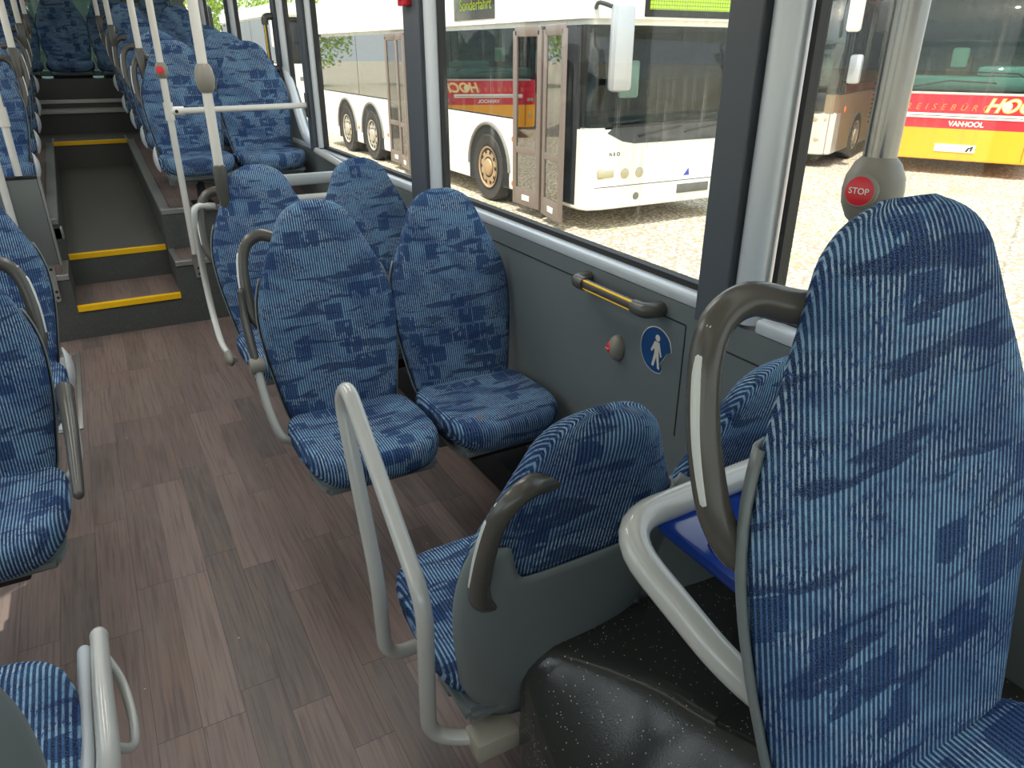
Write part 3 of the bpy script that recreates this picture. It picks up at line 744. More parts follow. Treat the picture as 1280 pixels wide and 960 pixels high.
# white pole at the steps, with stop button
def foot(t, y, z0, z1):
    bm = bmesh.new(); prism(bm, [(-.014, z1), (.014, z1), (.030, z0+.16), (.022, z0), (-.012, z0-.004), (-.022, z0+.12)], 'y', y, y+.012, bev=.003)
    o = finish(bm, 'foot_bracket', ALU, t)
    bm = bmesh.new()
    for zz in (z0+.02, z0+.055, z0+.15): lathe(bm, [(0, .004), (.006, .004), (.008, 0)], (.006, y, zz), (0, -1, 0), 12)
    finish(bm, 'bolt', BLACK, o)
t = thing('grab_pole', 'white pole with a small red stop button, bolted to the right side of the steps', 'pole', (.43, 4.52, 0))
bm = bmesh.new(); tube(bm, [(0, 0, .42), (0, 0, 2.17)], .0175, 18); finish(bm, 'pole_tube', WHITE_POLE, t)
stop_unit('button_housing', (0, 0, 1.402), .033, .040, (-.3, -.93, .1), t, False, .020)
foot(t, .018, .275, .45)
bm = bmesh.new(); tube(bm, [(0, 0, 1.155), (0, 0, 1.245)], .0245, 18); tube(bm, [(0, 0, 1.20), (.075, 0, 1.20)], .024, 18)
cl = finish(bm, 'clamp', WHITE_POLE, t)
bm = bmesh.new(); lathe(bm, [(0, .0), (.009, 0), (.009, -.004)], (.035, -.0245, 1.20), (0, -1, 0), 14); finish(bm, 'clamp_screw', BLACK, cl)
bm = bmesh.new(); tube(bm, [(.50, 4.52, 1.20), (1.222, 4.68, 1.20)], .0165, 18); br = finish(bm, 'cross_bar', WHITE_POLE)
tag(br, 'horizontal white bar from the step pole to the window pillar', 'rail')
bm = bmesh.new(); box(bm, 1.210, 1.221, 4.655, 4.705, 1.13, 1.27, .004); finish(bm, 'wall_flange', PILLARM, br)
# pole standing on the handle of the seat before the steps
t = thing('grab_pole', 'thick white pole with grey round joint rising from the seat before the steps', 'pole', (.437, 3.10, 0))
bm = bmesh.new(); tube(bm, [(0, 0, 1.06), (0, 0, 2.17)], .0185, 18); finish(bm, 'pole_tube', WHITE_POLE, t)
bm = bmesh.new(); lathe(bm, [(.021, -.050), (.030, -.034), (.036, 0), (.030, .034), (.021, .050)], (0, 0, 1.405), (0, 0, 1), 24); finish(bm, 'round_joint', BALL, t, angle=60)
bm = bmesh.new(); lathe(bm, [(.016, .93), (.024, .975), (.026, 1.06), (.024, 1.09), (.019, 1.095)], (0, 0, 0), (0, 0, 1), 20); finish(bm, 'socket', HANDLE, t)
# poles on podium seats
def socket_pole(x, y, z, label):
    t = thing('grab_pole', label, 'pole', (x, y, 0))
    bm = bmesh.new(); tube(bm, [(0, 0, z), (0, 0, 2.17)], .0185, 14); finish(bm, 'pole_tube', WHITE_POLE, t)
    bm = bmesh.new(); lathe(bm, [(.016, z-.16), (.024, z-.10), (.027, z), (.022, z+.01)], (0, 0, 0), (0, 0, 1), 16); finish(bm, 'socket', HANDLE, t)
socket_pole(.395, 5.21, 1.50, 'white pole rising from the right aisle seat of the first raised row')
socket_pole(.345, 6.72, 1.66, 'pole rising from the right aisle seat of the third raised row')
socket_pole(.335, 8.2, 1.77, 'pole rising from the right aisle seat of the last raised row')
socket_pole(-.245, 5.21, 1.50, 'white pole rising from the left aisle seat of the first raised row')
socket_pole(-.235, 6.72, 1.66, 'pole rising from the left aisle seat of the third raised row')
socket_pole(-.225, 8.2, 1.77, 'pole rising from the left aisle seat of the last raised row')
# left side: partition and its poles
t = thing('partition_panel', 'grey partition panel with metal edge on the left of the steps', 'partition', (0, 4.52, 0))
bm = bmesh.new(); box(bm, -.62, -.252, -.008, .012, .45, .905, .004); finish(bm, 'panel', PANEL, t)
bm = bmesh.new(); box(bm, -.625, -.250, -.012, .016, .898, .915, .003); finish(bm, 'top_trim', GROOVE, t)
bm = bmesh.new(); tube(bm, [(-.244, 0, .44), (-.244, 0, .91)], .0085, 10); finish(bm, 'edge_trim', ALU, t)
t = thing('grab_pole', 'white pole with red stop button at the left edge above the partition panel', 'pole', (-.325, 4.50, 0))
bm = bmesh.new(); tube(bm, [(0, 0, .92), (0, 0, 2.17)], .0175, 18); finish(bm, 'pole_tube', WHITE_POLE, t)
stop_unit('button_housing', (0, 0, 1.41), .033, .040, (.5, -.85, .1), t, False, .020)
bm = bmesh.new(); tube(bm, [(0, 0, 1.155), (0, 0, 1.245)], .0245, 18); tube(bm, [(0, 0, 1.20), (-.075, 0, 1.20)], .024, 18); finish(bm, 'clamp', WHITE_POLE, t)
t = thing('grab_pole', 'white pole passing in front of the partition panel to a bolted foot', 'pole', (-.40, 4.46, 0))
bm = bmesh.new(); tube(bm, [(0, 0, .42), (0, 0, 1.02)], .0175, 18); finish(bm, 'pole_tube', WHITE_POLE, t)
t = thing('foot_bracket', 'flat bolted metal foot bracket below the partition panel', 'bracket', (-.305, 4.535, 0))
bm = bmesh.new(); prism(bm, [(-.03, .44), (.03, .44), (.02, .37), (.018, .24), (-.004, .235), (-.03, .36)], 'y', 0, .012, bev=.003); finish(bm, 'plate', ALU, t)
bm = bmesh.new()
for zz in (.262, .295, .42): lathe(bm, [(0, .004), (.006, .004), (.008, 0)], (.006, 0, zz), (0, -1, 0), 12)
finish(bm, 'bolt', BLACK, t)
# small bracket on the left podium edge
bm = bmesh.new(); box(bm, AX0-.05, AX0+.012, 4.90, 4.95, .50, .57, .005)
tag(finish(bm, 'edge_bracket', ALU), 'small metal bracket on the left podium corner beside the ramp', 'bracket')
# rails before the steps
t = thing('double_rail', 'two horizontal grey rails behind the window seat before the steps', 'rail', (0, 0, 0))
bm = bmesh.new(); box(bm, .70, 1.235, 3.86, 3.90, .865, .925, .018); finish(bm, 'rail', plain('rail_grey', srgb(160, 166, 164), .35), t)
bm = bmesh.new(); tube(bm, [(.70, 3.86, .80), (1.235, 3.86, .80)], .022, 14); finish(bm, 'rail', METAL, t)
bm = bmesh.new(); box(bm, .66, .70, 3.84, 3.91, .40, .925, .006); box(bm, .70, 1.235, 3.87, 3.89, .40, .76, .004); finish(bm, 'panel', WALLM, t)
bm = bmesh.new(); box(bm, .66, 1.235, 3.80, 3.93, 0.0, .42, .006); finish(bm, 'plinth', GROOVE, t)
bm = bmesh.new(); tube(bm, [(1.20, 4.50, .955), (1.20, 3.93, .925)], .020, 12)
tag(finish(bm, 'side_rail', METAL), 'short grey rail along the sill beside the window pillar at the steps', 'rail')
# ------------------------------------------------------------------ wall fittings
def wall_handle(p0, p1, label, bar, vertical=False):
    a, b = Vector(p0), Vector(p1); t = thing('wall_handle', label, 'handle', a); d = (b-a)
    n = Vector((-1, 0, 0)); u = d.normalized()
    bm = bmesh.new(); tube(bm, [n*.05+u*.03, n*.05+d-u*.03], .0125, 14, ry=1.3, up=(1, 0, 0)); g_ = finish(bm, 'grip', HANDLE, t)
    bm = bmesh.new(); w_ = n.cross(u)
    for s_ in (1, -1): tube(bm, [n*.057+u*.045+w_*.0115*s_, n*.057+d-u*.045+w_*.0115*s_], .0035, 8)
    o = finish(bm, 'yellow_stripe', YEL, g_)
    for q, s_ in ((Vector((0, 0, 0)), 1), (d, -1)):
        bm = bmesh.new(); P = catmull([q, q+n*.025, q+n*.048+u*.012*s_, q+n*.05+u*.05*s_], 5); k = len(P)
        tube(bm, P, [.022-.003*abs(i/(k-1)-.5) for i in range(k)], 14); finish(bm, 'end_mount', HANDLE, t)
    return t
wall_handle((XR-.002, 1.715, .885), (XR-.002, 1.385, .885), 'short horizontal grab handle with yellow stripes below the window', YEL)
wall_handle((XR-.017, 5.33, 1.70), (XR-.017, 5.31, 1.39), 'slim vertical grab handle with yellow stripe on the far window pillar', YEL)
t = thing('stop_button', 'small egg-shaped grey unit with red stop button on the wall panel', 'button', (XR, 1.555, .715))
bm = bmesh.new(); sphere(bm, (-.004, 0, 0), .030, .95, .95, 1.35); finish(bm, 'housing', BALL, t)
bm = bmesh.new(); sphere(bm, (-.022, .010, 0), .016, .75, 1, 1.25); finish(bm, 'button', RED, t)
text('button_lettering', 'STOP', .007, WHITE, (-.0345, .012, 0), (0, -1, 0), (0, 0, 1), t, .0003)
# round sign, partly peeled
t = thing('round_sign', 'peeling round blue sign with a white standing figure on the wall panel', 'sign', (XR-.0005, 1.392, .765))
def disc_pts(r, ry):
    P = []
    for k in range(48):
        a = 2*PI*k/48
        P.append((math.cos(a)*r, math.sin(a)*ry))
    return P
def peel(r):
    P = []
    for y_, z_ in disc_pts(r, r): P.append((y_, z_))
    # +y is to the left in view; the right lower part has been torn off
    Q = [p for p in P if not (p[0] < -.030 and p[1] < .035)]
    i = max(range(len(Q)), key=lambda k_: 0 if k_ == 0 else (Vector(Q[k_])-Vector(Q[k_-1])).length)
    Q[i:i] = [(-.060, .020), (-.062, .012), (-.045, .004), (-.030, -.020), (-.020, -.036), (-.030, -.050)]
    return Q
bm = bmesh.new(); prism(bm, peel(.066), 'x', -.0012, 0.0); finish(bm, 'rim', SIGNW, t, smooth=False)
bm = bmesh.new(); prism(bm, [(a*.955, b*.955) for a, b in peel(.066)], 'x', -.0022, -.0006); finish(bm, 'disc', BLUEM, t, smooth=False)
bm = bmesh.new(); lathe(bm, [(0, .0005), (.0095, 0)], (-.0024, -.004, .036), (-1, 0, 0), 18)
prism(bm, [(.006, .025), (-.013, .025), (-.026, -.012), (-.021, -.014), (-.012, .006), (-.013, -.008), (-.021, -.050), (-.013, -.050), (-.005, -.018), (.004, -.048), (.012, -.046), (.004, -.008), (.004, .006), (.016, -.008), (.020, -.004)], 'x', -.0032, -.0018)
finish(bm, 'figure', SIGNW, t, smooth=False)
# red hammer box
t = thing('hammer_holder', 'small red emergency hammer holder high on the second window pillar', 'safety device', (XR-.016, 3.0, 1.66))
bm = bmesh.new(); box(bm, -.035, 0, -.03, .03, 0, .16, .005); finish(bm, 'holder', RED, t)
bm = bmesh.new(); box(bm, -.043, -.035, -.022, .0, .02, .15, .003); finish(bm, 'hammer', plain('bright_red', srgb(230, 50, 50), .3), t)
# floor hatch at left
t = thing('floor_hatch', 'light metal framed floor strip beside the left seats', 'hatch', (-.30, 3.83, 0))
bm = bmesh.new(); box(bm, .025, .045, -.50, .50, 0, .006, .002); box(bm, -.05, .025, -.50, -.47, 0, .006, .002); box(bm, -.05, .025, .47, .50, 0, .006, .002); finish(bm, 'frame', ALU, t)
bm = bmesh.new(); box(bm, -.05, .005, -.465, .465, 0, .004, .001); finish(bm, 'insert', SATIN, t)

# ------------------------------------------------------------------ outside
GZ = -0.49
bm = bmesh.new(); box(bm, -90, 160, -60, 160, GZ-.3, GZ); struct(finish(bm, 'floor.010', gravel_mat(), smooth=False))
BWHITE = plain('bus_white', srgb(236, 233, 222), .28, var=.03)
BDARK = mirror_glass('bus_side_glass', (0.020, 0.026, 0.026, 1), .42, .015)
BSCREEN = glass_mat('bus_windscreen', (0.62, .70, .68, 1), .035, .01)
TYRE = plain('tyre', srgb(58, 54, 50), .85, bump=.3, bscale=60)
RIM = plain('rusty_rim', srgb(176, 146, 110), .6, .2, var=.25)
RIMG = plain('pale_rim', srgb(190, 182, 165), .5, .3, var=.2)
DOORF = plain('bronze_door_frame', srgb(118, 104, 96), .45)
DOORG = glass_mat('door_glass', (0.50, 0.47, 0.42, 1), .30, .01)
INTD = plain('dark_interior', srgb(48, 50, 52), .8)
AMBER = plain('amber_lens', srgb(235, 110, 40), .3)
HLAMP = plain('headlamp', srgb(190, 180, 150), .15, .3)
CHROME = plain('mirror_housing', srgb(176, 178, 180), .3, .3)
def wheel(t, x, y, r=.48, rim=RIM, side=-1, holes=10):
    bm = bmesh.new(); lathe(bm, [(r*.62, 0), (r*.62, .02), (r*.93, .0), (r, .04), (r, .26), (r*.9, .30), (0, .30)], (x+side*.02, y, r), (-side, 0, 0), 36)
    w_ = finish(bm, 'wheel', TYRE, t)
    bm = bmesh.new(); lathe(bm, [(r*.62, 0), (r*.59, -.004), (r*.55, .014), (r*.44, .008), (r*.26, .012), (r*.23, -.012), (r*.12, -.03), (0, -.03)], (x+side*.015, y, r), (-side, 0, 0), 32); q = finish(bm, 'rim', rim, w_)
    bm = bmesh.new()
    for k in range(holes):
        a = 2*PI*k/holes; lathe(bm, [(0, .004), (r*.06, 0)], (x+side*.015-side*.003, y+math.cos(a)*r*.46, r+math.sin(a)*r*.46), (side, 0, 0), 8)
    finish(bm, 'rim_holes', BLACK, q)
def arch(t, x, y, r, side=-1, mat=None):
    bm = bmesh.new()
    P = [(y+math.cos(a)*(r+.14), .26 if k in (0, 16) else r+math.sin(a)*(r+.12)) for k, a in [(k, PI*k/16) for k in range(17)]]
    prism(bm, P, 'x', min(x+side*.004, x-side*.02), max(x+side*.004, x-side*.02)); o = finish(bm, 'wheel_arch', GROOVE, t, smooth=False)
    Q = [(x+side*.006, y+math.cos(a)*(r+.15), r+math.sin(a)*(r+.13)) for a in [PI*k/18 for k in range(19)]]
    bm = bmesh.new(); tube(bm, Q, .025, 8); finish(bm, 'arch_lip', plain('arch_grey', srgb(130, 126, 118), .6), t)
def door_leaf(t, x, y0, y1, yaw, zb=.12, zt=2.27):
    """one glazed leaf, hinged at y1"""
    L = abs(y1-y0); fr = .09
    P = [(0, zb), (L, zb), (L, zt-.07), (L-.07, zt), (.07, zt), (0, zt-.07)]
    bm = bmesh.new()
    box(bm, -.02, .02, 0, fr, zb, zt-.05, .006); box(bm, -.02, .02, L-fr, L, zb, zt-.05, .006)
    box(bm, -.02, .02, .03, L-.03, zt-.12, zt, .02); box(bm, -.02, .02, fr-.01, L-fr+.01, zb, zb+.22, .006); box(bm, -.018, .018, fr-.01, L-fr+.01, .78, .86, .004)
    o = finish(bm, 'door_leaf', DOORF, t); o.location = (x, y0, 0); o.rotation_euler = (0, 0, yaw)
    bm = bmesh.new(); box(bm, -.005, .005, fr, L-fr, zb+.2, zt-.1); finish(bm, 'door_pane', DOORG, o, smooth=False)
    bm = bmesh.new(); box(bm, -.028, -.02, L*.35, L*.62, zb+.07, zb+.14, .002); finish(bm, 'door_plate', WHITE, o)
    return o
def mirror(t, pts, c, size, mat):
    bm = bmesh.new(); tube(bm, catmull(pts, 5), .022, 10); a = finish(bm, 'mirror_arm', BLACK, t)
    bm = bmesh.new(); box(bm, c[0]-size[0]/2, c[0]+size[0]/2, c[1]-size[1]/2, c[1]+size[1]/2, c[2]-size[2]/2, c[2]+size[2]/2, min(size)*.35); finish(bm, 'mirror', mat, a)
def bus_body(t, hw, L, zb, zw, zt, zr, low, high, side_glass, panes, cuts=None, nose=.12, screen=BSCREEN, scr_b=None, post=None):
    """lower body, upper body, side windows with posts, windscreen"""
    scr_b = scr_b if scr_b is not None else zw
    bm = bmesh.new()
    P = [(-hw, L), (-hw, nose*1.2), (-hw+nose*.45, nose*.35), (-hw+nose*1.7, 0), (hw-nose*1.7, 0), (hw-nose*.45, nose*.35), (hw, nose*1.2), (hw, L)]
    prism(bm, P, 'z', zb, zw, bev=.02); lo = finish(bm, 'lower_body', low, t, angle=30)
    bm = bmesh.new(); prism(bm, P, 'z', zt, zr, bev=.06); finish(bm, 'upper_body', high, t, angle=30)
    bm = bmesh.new(); prism(bm, [(x*.985, y+.02*(1 if y < 1 else -1)) for x, y in P], 'z', zw-.02, zw+.01); finish(bm, 'inner_floor', INTD, t, smooth=False)
    for s in (-1, 1):
        for (ya, yb) in panes:
            bm = bmesh.new(); box(bm, min(s*hw, s*(hw-.02)), max(s*hw, s*(hw-.02)), ya, yb, zw+.0, zt-.0, .003); finish(bm, 'side_window', side_glass, t, smooth=False)
    bm = bmesh.new(); box(bm, -hw+.01, hw-.01, L-.05, L, zw, zt); box(bm, -hw+.03, hw-.03, 2.1, 2.15, zw, zt)
    for s in (-1, 1): box(bm, min(s*hw*.99, s*(hw-.06)), max(s*hw*.99, s*(hw-.06)), nose*.9, nose*.9+.07, zw, zt, .005)
    for (ya, yb) in panes[1:]:
        for s in (-1, 1): box(bm, min(s*hw*.995, s*(hw-.05)), max(s*hw*.995, s*(hw-.05)), ya-.03, ya+.0, zw, zt)
    finish(bm, 'window_posts', post or BLACK, t, smooth=False)
    bm = bmesh.new()  # dark sheets added behind the panes to darken the inside
    for s in (-1, 1): box(bm, min(s*(hw-.03), s*(hw-.04)), max(s*(hw-.03), s*(hw-.04)), min(panes[0][0], .35), L-.06, zw, zt)
    box(bm, -hw+.05, hw-.05, .3, L-.1, zt-.03, zt-.01); finish(bm, 'dark_backing', INTD, t, smooth=False)
    bm = bmesh.new(); Q = P[1:7]; A = [bm.verts.new((x, y, zw)) for x, y in Q]; B = [bm.verts.new((x*.99, y+.06, zt)) for x, y in Q]
    for k in range(len(Q)-1): bm.faces.new((A[k], A[k+1], B[k+1], B[k]))
    o = finish(bm, 'windscreen', screen, t, angle=30); md = o.modifiers.new('s', 'SOLIDIFY'); md.thickness = .008
    return lo

# --- long white city bus beside ours
WB = thing('city_bus', 'long white city bus with open brown front doors, filling the side windows', 'bus', (6.24, 7.13, GZ))
HW = 1.225; LW = 10.6
bus_body(WB, HW, LW, .25, 1.19, 2.26, 2.98, BWHITE, BWHITE, BDARK, [(1.62, 4.95), (6.25, 8.0), (8.02, 10.5)], nose=.14, scr_b=1.1)
bm = bmesh.new(); box(bm, -HW-.002, -HW+.03, .22, 1.6, .30, 2.24); box(bm, -HW-.002, -HW+.03, 4.97, 6.23, .30, 2.24); finish(bm, 'door_opening', INTD, WB, smooth=False)
door_leaf(WB, -HW-.06, 0.92, 1.60, 0.0); door_leaf(WB, -HW-.20, .20, .86, -.20, .10)
door_leaf(WB, -HW-.06, 5.62, 6.22, 0.0); door_leaf(WB, -HW-.20, 4.98, 5.58, -.16, .10)
for yy in (2.44, 7.36, 8.95):
    arch(WB, -HW, yy, .47); wheel(WB, -HW, yy, .47, RIM if yy < 3 else RIMG)
bm = bmesh.new(); prism(bm, [(-.85, 1.20), (-.95, 1.13), (-.72, 1.03), (-.55, 1.0), (1.1, 1.0), (1.1, 1.20)], 'y', -.006, .02); finish(bm, 'screen_base', plain('screen_base_black', srgb(62, 66, 68), .3), WB, smooth=False)
bm = bmesh.new(); box(bm, -.53, .88, -.015, .03, 2.345, 2.80, .008); ds = finish(bm, 'destination_display', BLACK, WB)
bm = bmesh.new(); box(bm, -.47, .84, -.022, -.015, 2.42, 2.78); finish(bm, 'display_face', led_mat('led_front', srgb(190, 225, 40), srgb(120, 150, 20), .9), ds, smooth=False)
bm = bmesh.new(); box(bm, -HW-.012, -HW, 2.22, 3.45, 2.38, 2.82, .004); ds = finish(bm, 'destination_display', plain('display_black', srgb(52, 56, 54), .25), WB)
text('display_lettering', 'Sonderfahrt', .20, emit('led_yellow', srgb(200, 220, 60), .9), (-HW-.014, 2.78, 2.56), (0, -1, 0), (0, 0, 1), ds, .001)
bm = bmesh.new(); box(bm, -1.06, -.82, -.012, .02, .62, .72, .02); finish(bm, 'fog_lamp', HLAMP, WB)
bm = bmesh.new()
for x_ in (-.66, -.44): lathe(bm, [(0, .008), (.045, .006), (.055, 0), (.062, 0), (.062, -.02)], (x_, -.004, .66), (0, -1, 0), 20)
finish(bm, 'headlamp', HLAMP, WB)
bm = bmesh.new(); lathe(bm, [(0, .004), (.035, .003), (.045, 0)], (-.47, -.004, .38), (0, -1, 0), 16); finish(bm, 'tow_cap', plain('cap_grey', srgb(120, 118, 110), .5), WB)
bm = bmesh.new(); box(bm, .18, .70, -.014, .0, .36, .47, .003); pl = finish(bm, 'number_plate', plain('plate_holder', srgb(96, 94, 88), .5, var=.4), WB)
bm = bmesh.new(); prism(bm, [(.27, .575), (.36, .575), (.345, .66)], 'y', -.006, .0); finish(bm, 'blue_emblem', plain('emblem_blue', srgb(60, 70, 170), .4), WB, smooth=False)
text('maker_lettering', 'N E O', .06, BLACK, (-.83, -.004, .89), (1, 0, 0), (0, 0, 1), WB, .002)
bm = bmesh.new(); box(bm, -1.10, 1.1, -.003, .0, .515, .522); finish(bm, 'bumper_seam', GROOVE, WB, smooth=False)
bm = bmesh.new(); tube(bm, [(-.50, -.03, 1.08), (.15, -.03, 1.17)], .010, 8); tube(bm, [(-.9, -.025, 1.20), (.55, -.03, 1.22)], .012, 8); tube(bm, [(.2, -.03, 1.1), (.95, -.03, 1.2)], .010, 8); finish(bm, 'wiper', BLACK, WB)
mirror(WB, [(-1.12, .10, 2.42), (-1.22, -.10, 2.46), (-1.12, -.20, 2.42)], (-1.02, -.26, 2.02), (.26, .14, .86), CHROME)
mirror(WB, [(1.15, .10, 2.42), (1.28, -.10, 2.46), (1.32, -.18, 2.30)], (1.34, -.22, 2.02), (.24, .14, .70), BLACK)
bm = bmesh.new(); box(bm, -1.1, 1.1, .35, .75, 1.18, 1.28, .04); lathe(bm, [(.20, 0), (.22, .015), (.20, .03)], (.45, .75, 1.45), (0, -.5, .86), 24); finish(bm, 'dashboard', INTD, WB)
bm = bmesh.new(); box(bm, -.95, -.60, 1.3, 1.45, 1.2, 1.75, .06); box(bm, -.45, -.12, 1.7, 1.85, 1.2, 1.8, .06); finish(bm, 'front_seats', plain('bus_seat_blue', srgb(40, 80, 160), .8), WB)
bm = bmesh.new(); box(bm, -.72, -.45, .12, .15, 1.50, 1.90, .03); finish(bm, 'sun_visor', BWHITE, WB)
for yy, zz in ((1.72, .92), (1.72, .34), (4.6, .55), (6.5, .55), (8.2, .55)):
    bm = bmesh.new(); sphere(bm, (-HW, yy, zz), .05, .3, 1, .8); finish(bm, 'side_marker', AMBER, WB)

# --- red and yellow coaches
CRED = plain('coach_red', srgb(206, 30, 52), .25, coat=.3); CYEL = plain('coach_yellow', srgb(242, 168, 28), .28, coat=.3)
def red_coach(label, loc, rz, group, txt=True):
    t = thing('coach', label, 'coach', loc, rz, group); hw = 1.25; L = 11.0
    bus_body(t, hw, L, .27, 1.36, 3.0, 3.45, CRED, CRED, BDARK, [(.3, 4.0), (4.05, 7.5), (7.55, 10.8)], nose=.16, screen=glass_mat('coach_windscreen', (.66, .84, .80, 1), .03, .01))
    P = [(-hw-.004, L), (-hw-.004, .19), (-hw+.068, .05), (-hw+.27, -.012), (hw-.27, -.012), (hw-.068, .05), (hw+.004, .19), (hw+.004, L)]
    bm = bmesh.new(); prism(bm, P, 'z', .26, .80, bev=.015); finish(bm, 'yellow_skirt', CYEL, t, angle=30)
    bm = bmesh.new(); box(bm, -.90, .90, -.018, .01, .95, 1.03, .008); g_ = finish(bm, 'white_grille_bar', BWHITE, t)
    bm = bmesh.new(); box(bm, -.86, .86, -.022, -.017, .985, .993); finish(bm, 'grille_slot', BLACK, g_, smooth=False)
    bm = bmesh.new(); box(bm, -1.1, 1.1, -.008, .02, 1.335, 1.375, .006); finish(bm, 'screen_trim', plain('trim_pale', srgb(190, 180, 176), .4), t)
    bm = bmesh.new()
    for x_ in (-.98, .98): box(bm, x_-.004, x_+.004, -.016, .0, .30, .95)
    finish(bm, 'panel_seam', GROOVE, t, smooth=False)
    bm = bmesh.new()
    for s in (-1, 1):
        for dx, r_ in ((1.05, .05), (1.14, .045)):
            lathe(bm, [(0, .02), (r_*.8, .015), (r_, 0), (r_, -.03)], (s*dx, .03, .90), (0, -1, 0), 16)
        lathe(bm, [(0, .02), (.045, .015), (.06, 0), (.06, -.03)], (s*1.07, .03, .55), (0, -1, 0), 16)
    finish(bm, 'headlamp', HLAMP, t)
    bm = bmesh.new(); box(bm, -.35, .28, -.026, -.01, .40, .53, .006); pl_ = finish(bm, 'front_plate', BWHITE, t)
    text('plate_lettering', 'GLOBUS', .105, plain('plate_grey', srgb(170, 165, 158), .5), (-.08, -.028, .465), (1, 0, 0), (0, 0, 1), pl_, .001)
    bm = bmesh.new(); prism(bm, [(.13, .42), (.17, .42), (.19, .47), (.21, .47), (.20, .43), (.23, .43), (.25, .51), (.21, .51), (.20, .49), (.17, .49)], 'y', -.029, -.026); finish(bm, 'plate_emblem', BLACK, pl_, smooth=False)
    cream = plain('logo_cream', srgb(250, 225, 180), .5); orange = plain('logo_orange', srgb(244, 128, 60), .5)
    text('logo_outline', 'HOCH', .30, plain('logo_gold', srgb(240, 170, 60), .5), (.72, -.010, 1.17), (1, 0, 0), (0, 0, 1), t, .002, .35, bold=.016)
    text('logo_lettering', 'HOCH', .30, cream, (.72, -.014, 1.17), (1, 0, 0), (0, 0, 1), t, .002, .35)
    bm = bmesh.new(); lathe(bm, [(0, 0.001), (.075, 0)], (.585, -.018, 1.175), (0, -1, 0), 24); finish(bm, 'logo_sun', cream, t)
    text('coach_lettering', 'R E I S E B Ü R O', .14, orange, (-.30, -.010, 1.13), (1, 0, 0), (0, 0, 1), t, .002, .3, spacing=1.25)
    text('maker_lettering', 'VAN', .115, BWHITE, (-.10, -.008, .865), (1, 0, 0), (0, 0, 1), t, .002, bold=.003)
    text('maker_lettering', 'HOOL', .115, BWHITE, (.15, -.008, .865), (1, 0, 0), (0, 0, 1), t, .002, bold=.003)
    bm = bmesh.new(); tube(bm, [(-1.0, -.03, 1.43), (-.35, -.03, 1.56)], .012, 8); tube(bm, [(-.35, -.03, 1.56), (.35, -.03, 1.53)], .012, 8)
    tube(bm, [(.0, -.02, 1.70), (.62, -.02, 1.68), (.85, -.03, 1.55)], .012, 8); finish(bm, 'wiper', BLACK, t)
    bm = bmesh.new(); box(bm, -1.15, 1.15, .22, 1.0, 1.38, 1.62, .06); box(bm, .0, .95, .30, .95, 1.62, 1.78, .06); finish(bm, 'dashboard', plain('dash_teal', srgb(118, 126, 124), .6), t)
    bm = bmesh.new(); box(bm, -.58, -.16, 1.15, 1.3, 1.45, 1.98, .07); d_ = finish(bm, 'guide_seat', plain('seat_brown', srgb(150, 74, 52), .7), t)
    bm = bmesh.new(); box(bm, -.51, -.23, 1.11, 1.20, 1.74, 2.08, .05); finish(bm, 'headrest_cover', plain('cover_cream', srgb(225, 215, 190), .8), d_)
    bm = bmesh.new(); box(bm, -.30, .02, 1.7, 1.8, 1.9, 2.2, .03); box(bm, .45, 1.0, 1.4, 1.55, 1.5, 2.5, .08); box(bm, .62, .84, 1.35, 1.5, 2.5, 2.75, .05); finish(bm, 'driver_seat', plain('seat_dark_grey', srgb(70, 74, 78), .7), t)
    bm = bmesh.new(); lathe(bm, [(.21, 0), (.235, .015), (.21, .03)], (.62, 1.0, 1.85), (0, -.5, .86), 24); finish(bm, 'steering_wheel', BLACK, t)
    for yy in (2.6, 8.6):
        for s in (-1, 1): wheel(t, s*(hw+.006), yy, .48, RIMG, s)
    mirror(t, [(-1.2, .2, 3.05), (-1.5, -.2, 3.1), (-1.52, -.3, 2.8)], (-1.52, -.32, 2.55), (.24, .16, .5), BLACK)
    mirror(t, [(1.2, .2, 3.05), (1.5, -.2, 3.1), (1.52, -.3, 2.8)], (1.52, -.32, 2.55), (.24, .16, .5), BLACK)
    return t
def yaw_facing(fx, fy):   # local -y looks along (fx, fy)
    return math.atan2(fx, -fy)
RC = red_coach('red and yellow coach with cream lettering on its nose, at the right edge', (13.33, 7.72, GZ), yaw_facing(-.894, -.447), 'red and yellow coaches')
# sister coaches behind our bus: they show as reflections in the white bus's side glass
for k, (x, y, fy, lab) in enumerate(((1.1, 16.9, 0.10, 'red and yellow coach parked behind, mirrored in the white bus window'), (-2.6, 17.6, 0.12, 'further red and yellow coach parked behind, beside its twin'))):
    c = copy_tree(RC); c.location = (x, y, GZ); c.rotation_euler = (0, 0, yaw_facing(fy*4, -1)); c['label'] = lab

# --- silver coach, its side showing
SILV = plain('coach_silver', srgb(205, 202, 196), .22, .35); GOLD = plain('coach_gold', srgb(138, 122, 98), .3, .2, var=.15)
t = thing('coach', 'silver and gold coach with white mirror between window pillar and steel pole', 'coach', (11.55, 10.45, GZ), yaw_facing(-.91, -.42), None)
bus_body(t, 1.2, 9.0, .24, 1.30, 3.0, 3.5, GOLD, GOLD, BDARK, [(.5, 3.0), (3.05, 6.0), (6.05, 8.9)], nose=.14, screen=glass_mat('silver_windscreen', (.45, .60, .58, 1), .12, .01))
bm = bmesh.new(); prism(bm, [(-1.21, .5), (-1.21, .10), (-1.0, -.02), (1.0, -.02), (1.21, .10), (1.21, .5)], 'z', .24, .98, bev=.02); finish(bm, 'silver_nose', SILV, t)
bm = bmesh.new(); box(bm, -1.0, 1.0, -.03, .02, 1.0, 1.32, .01); finish(bm, 'black_panel', plain('gloss_black', srgb(40, 42, 46), .15), t)
bm = bmesh.new()
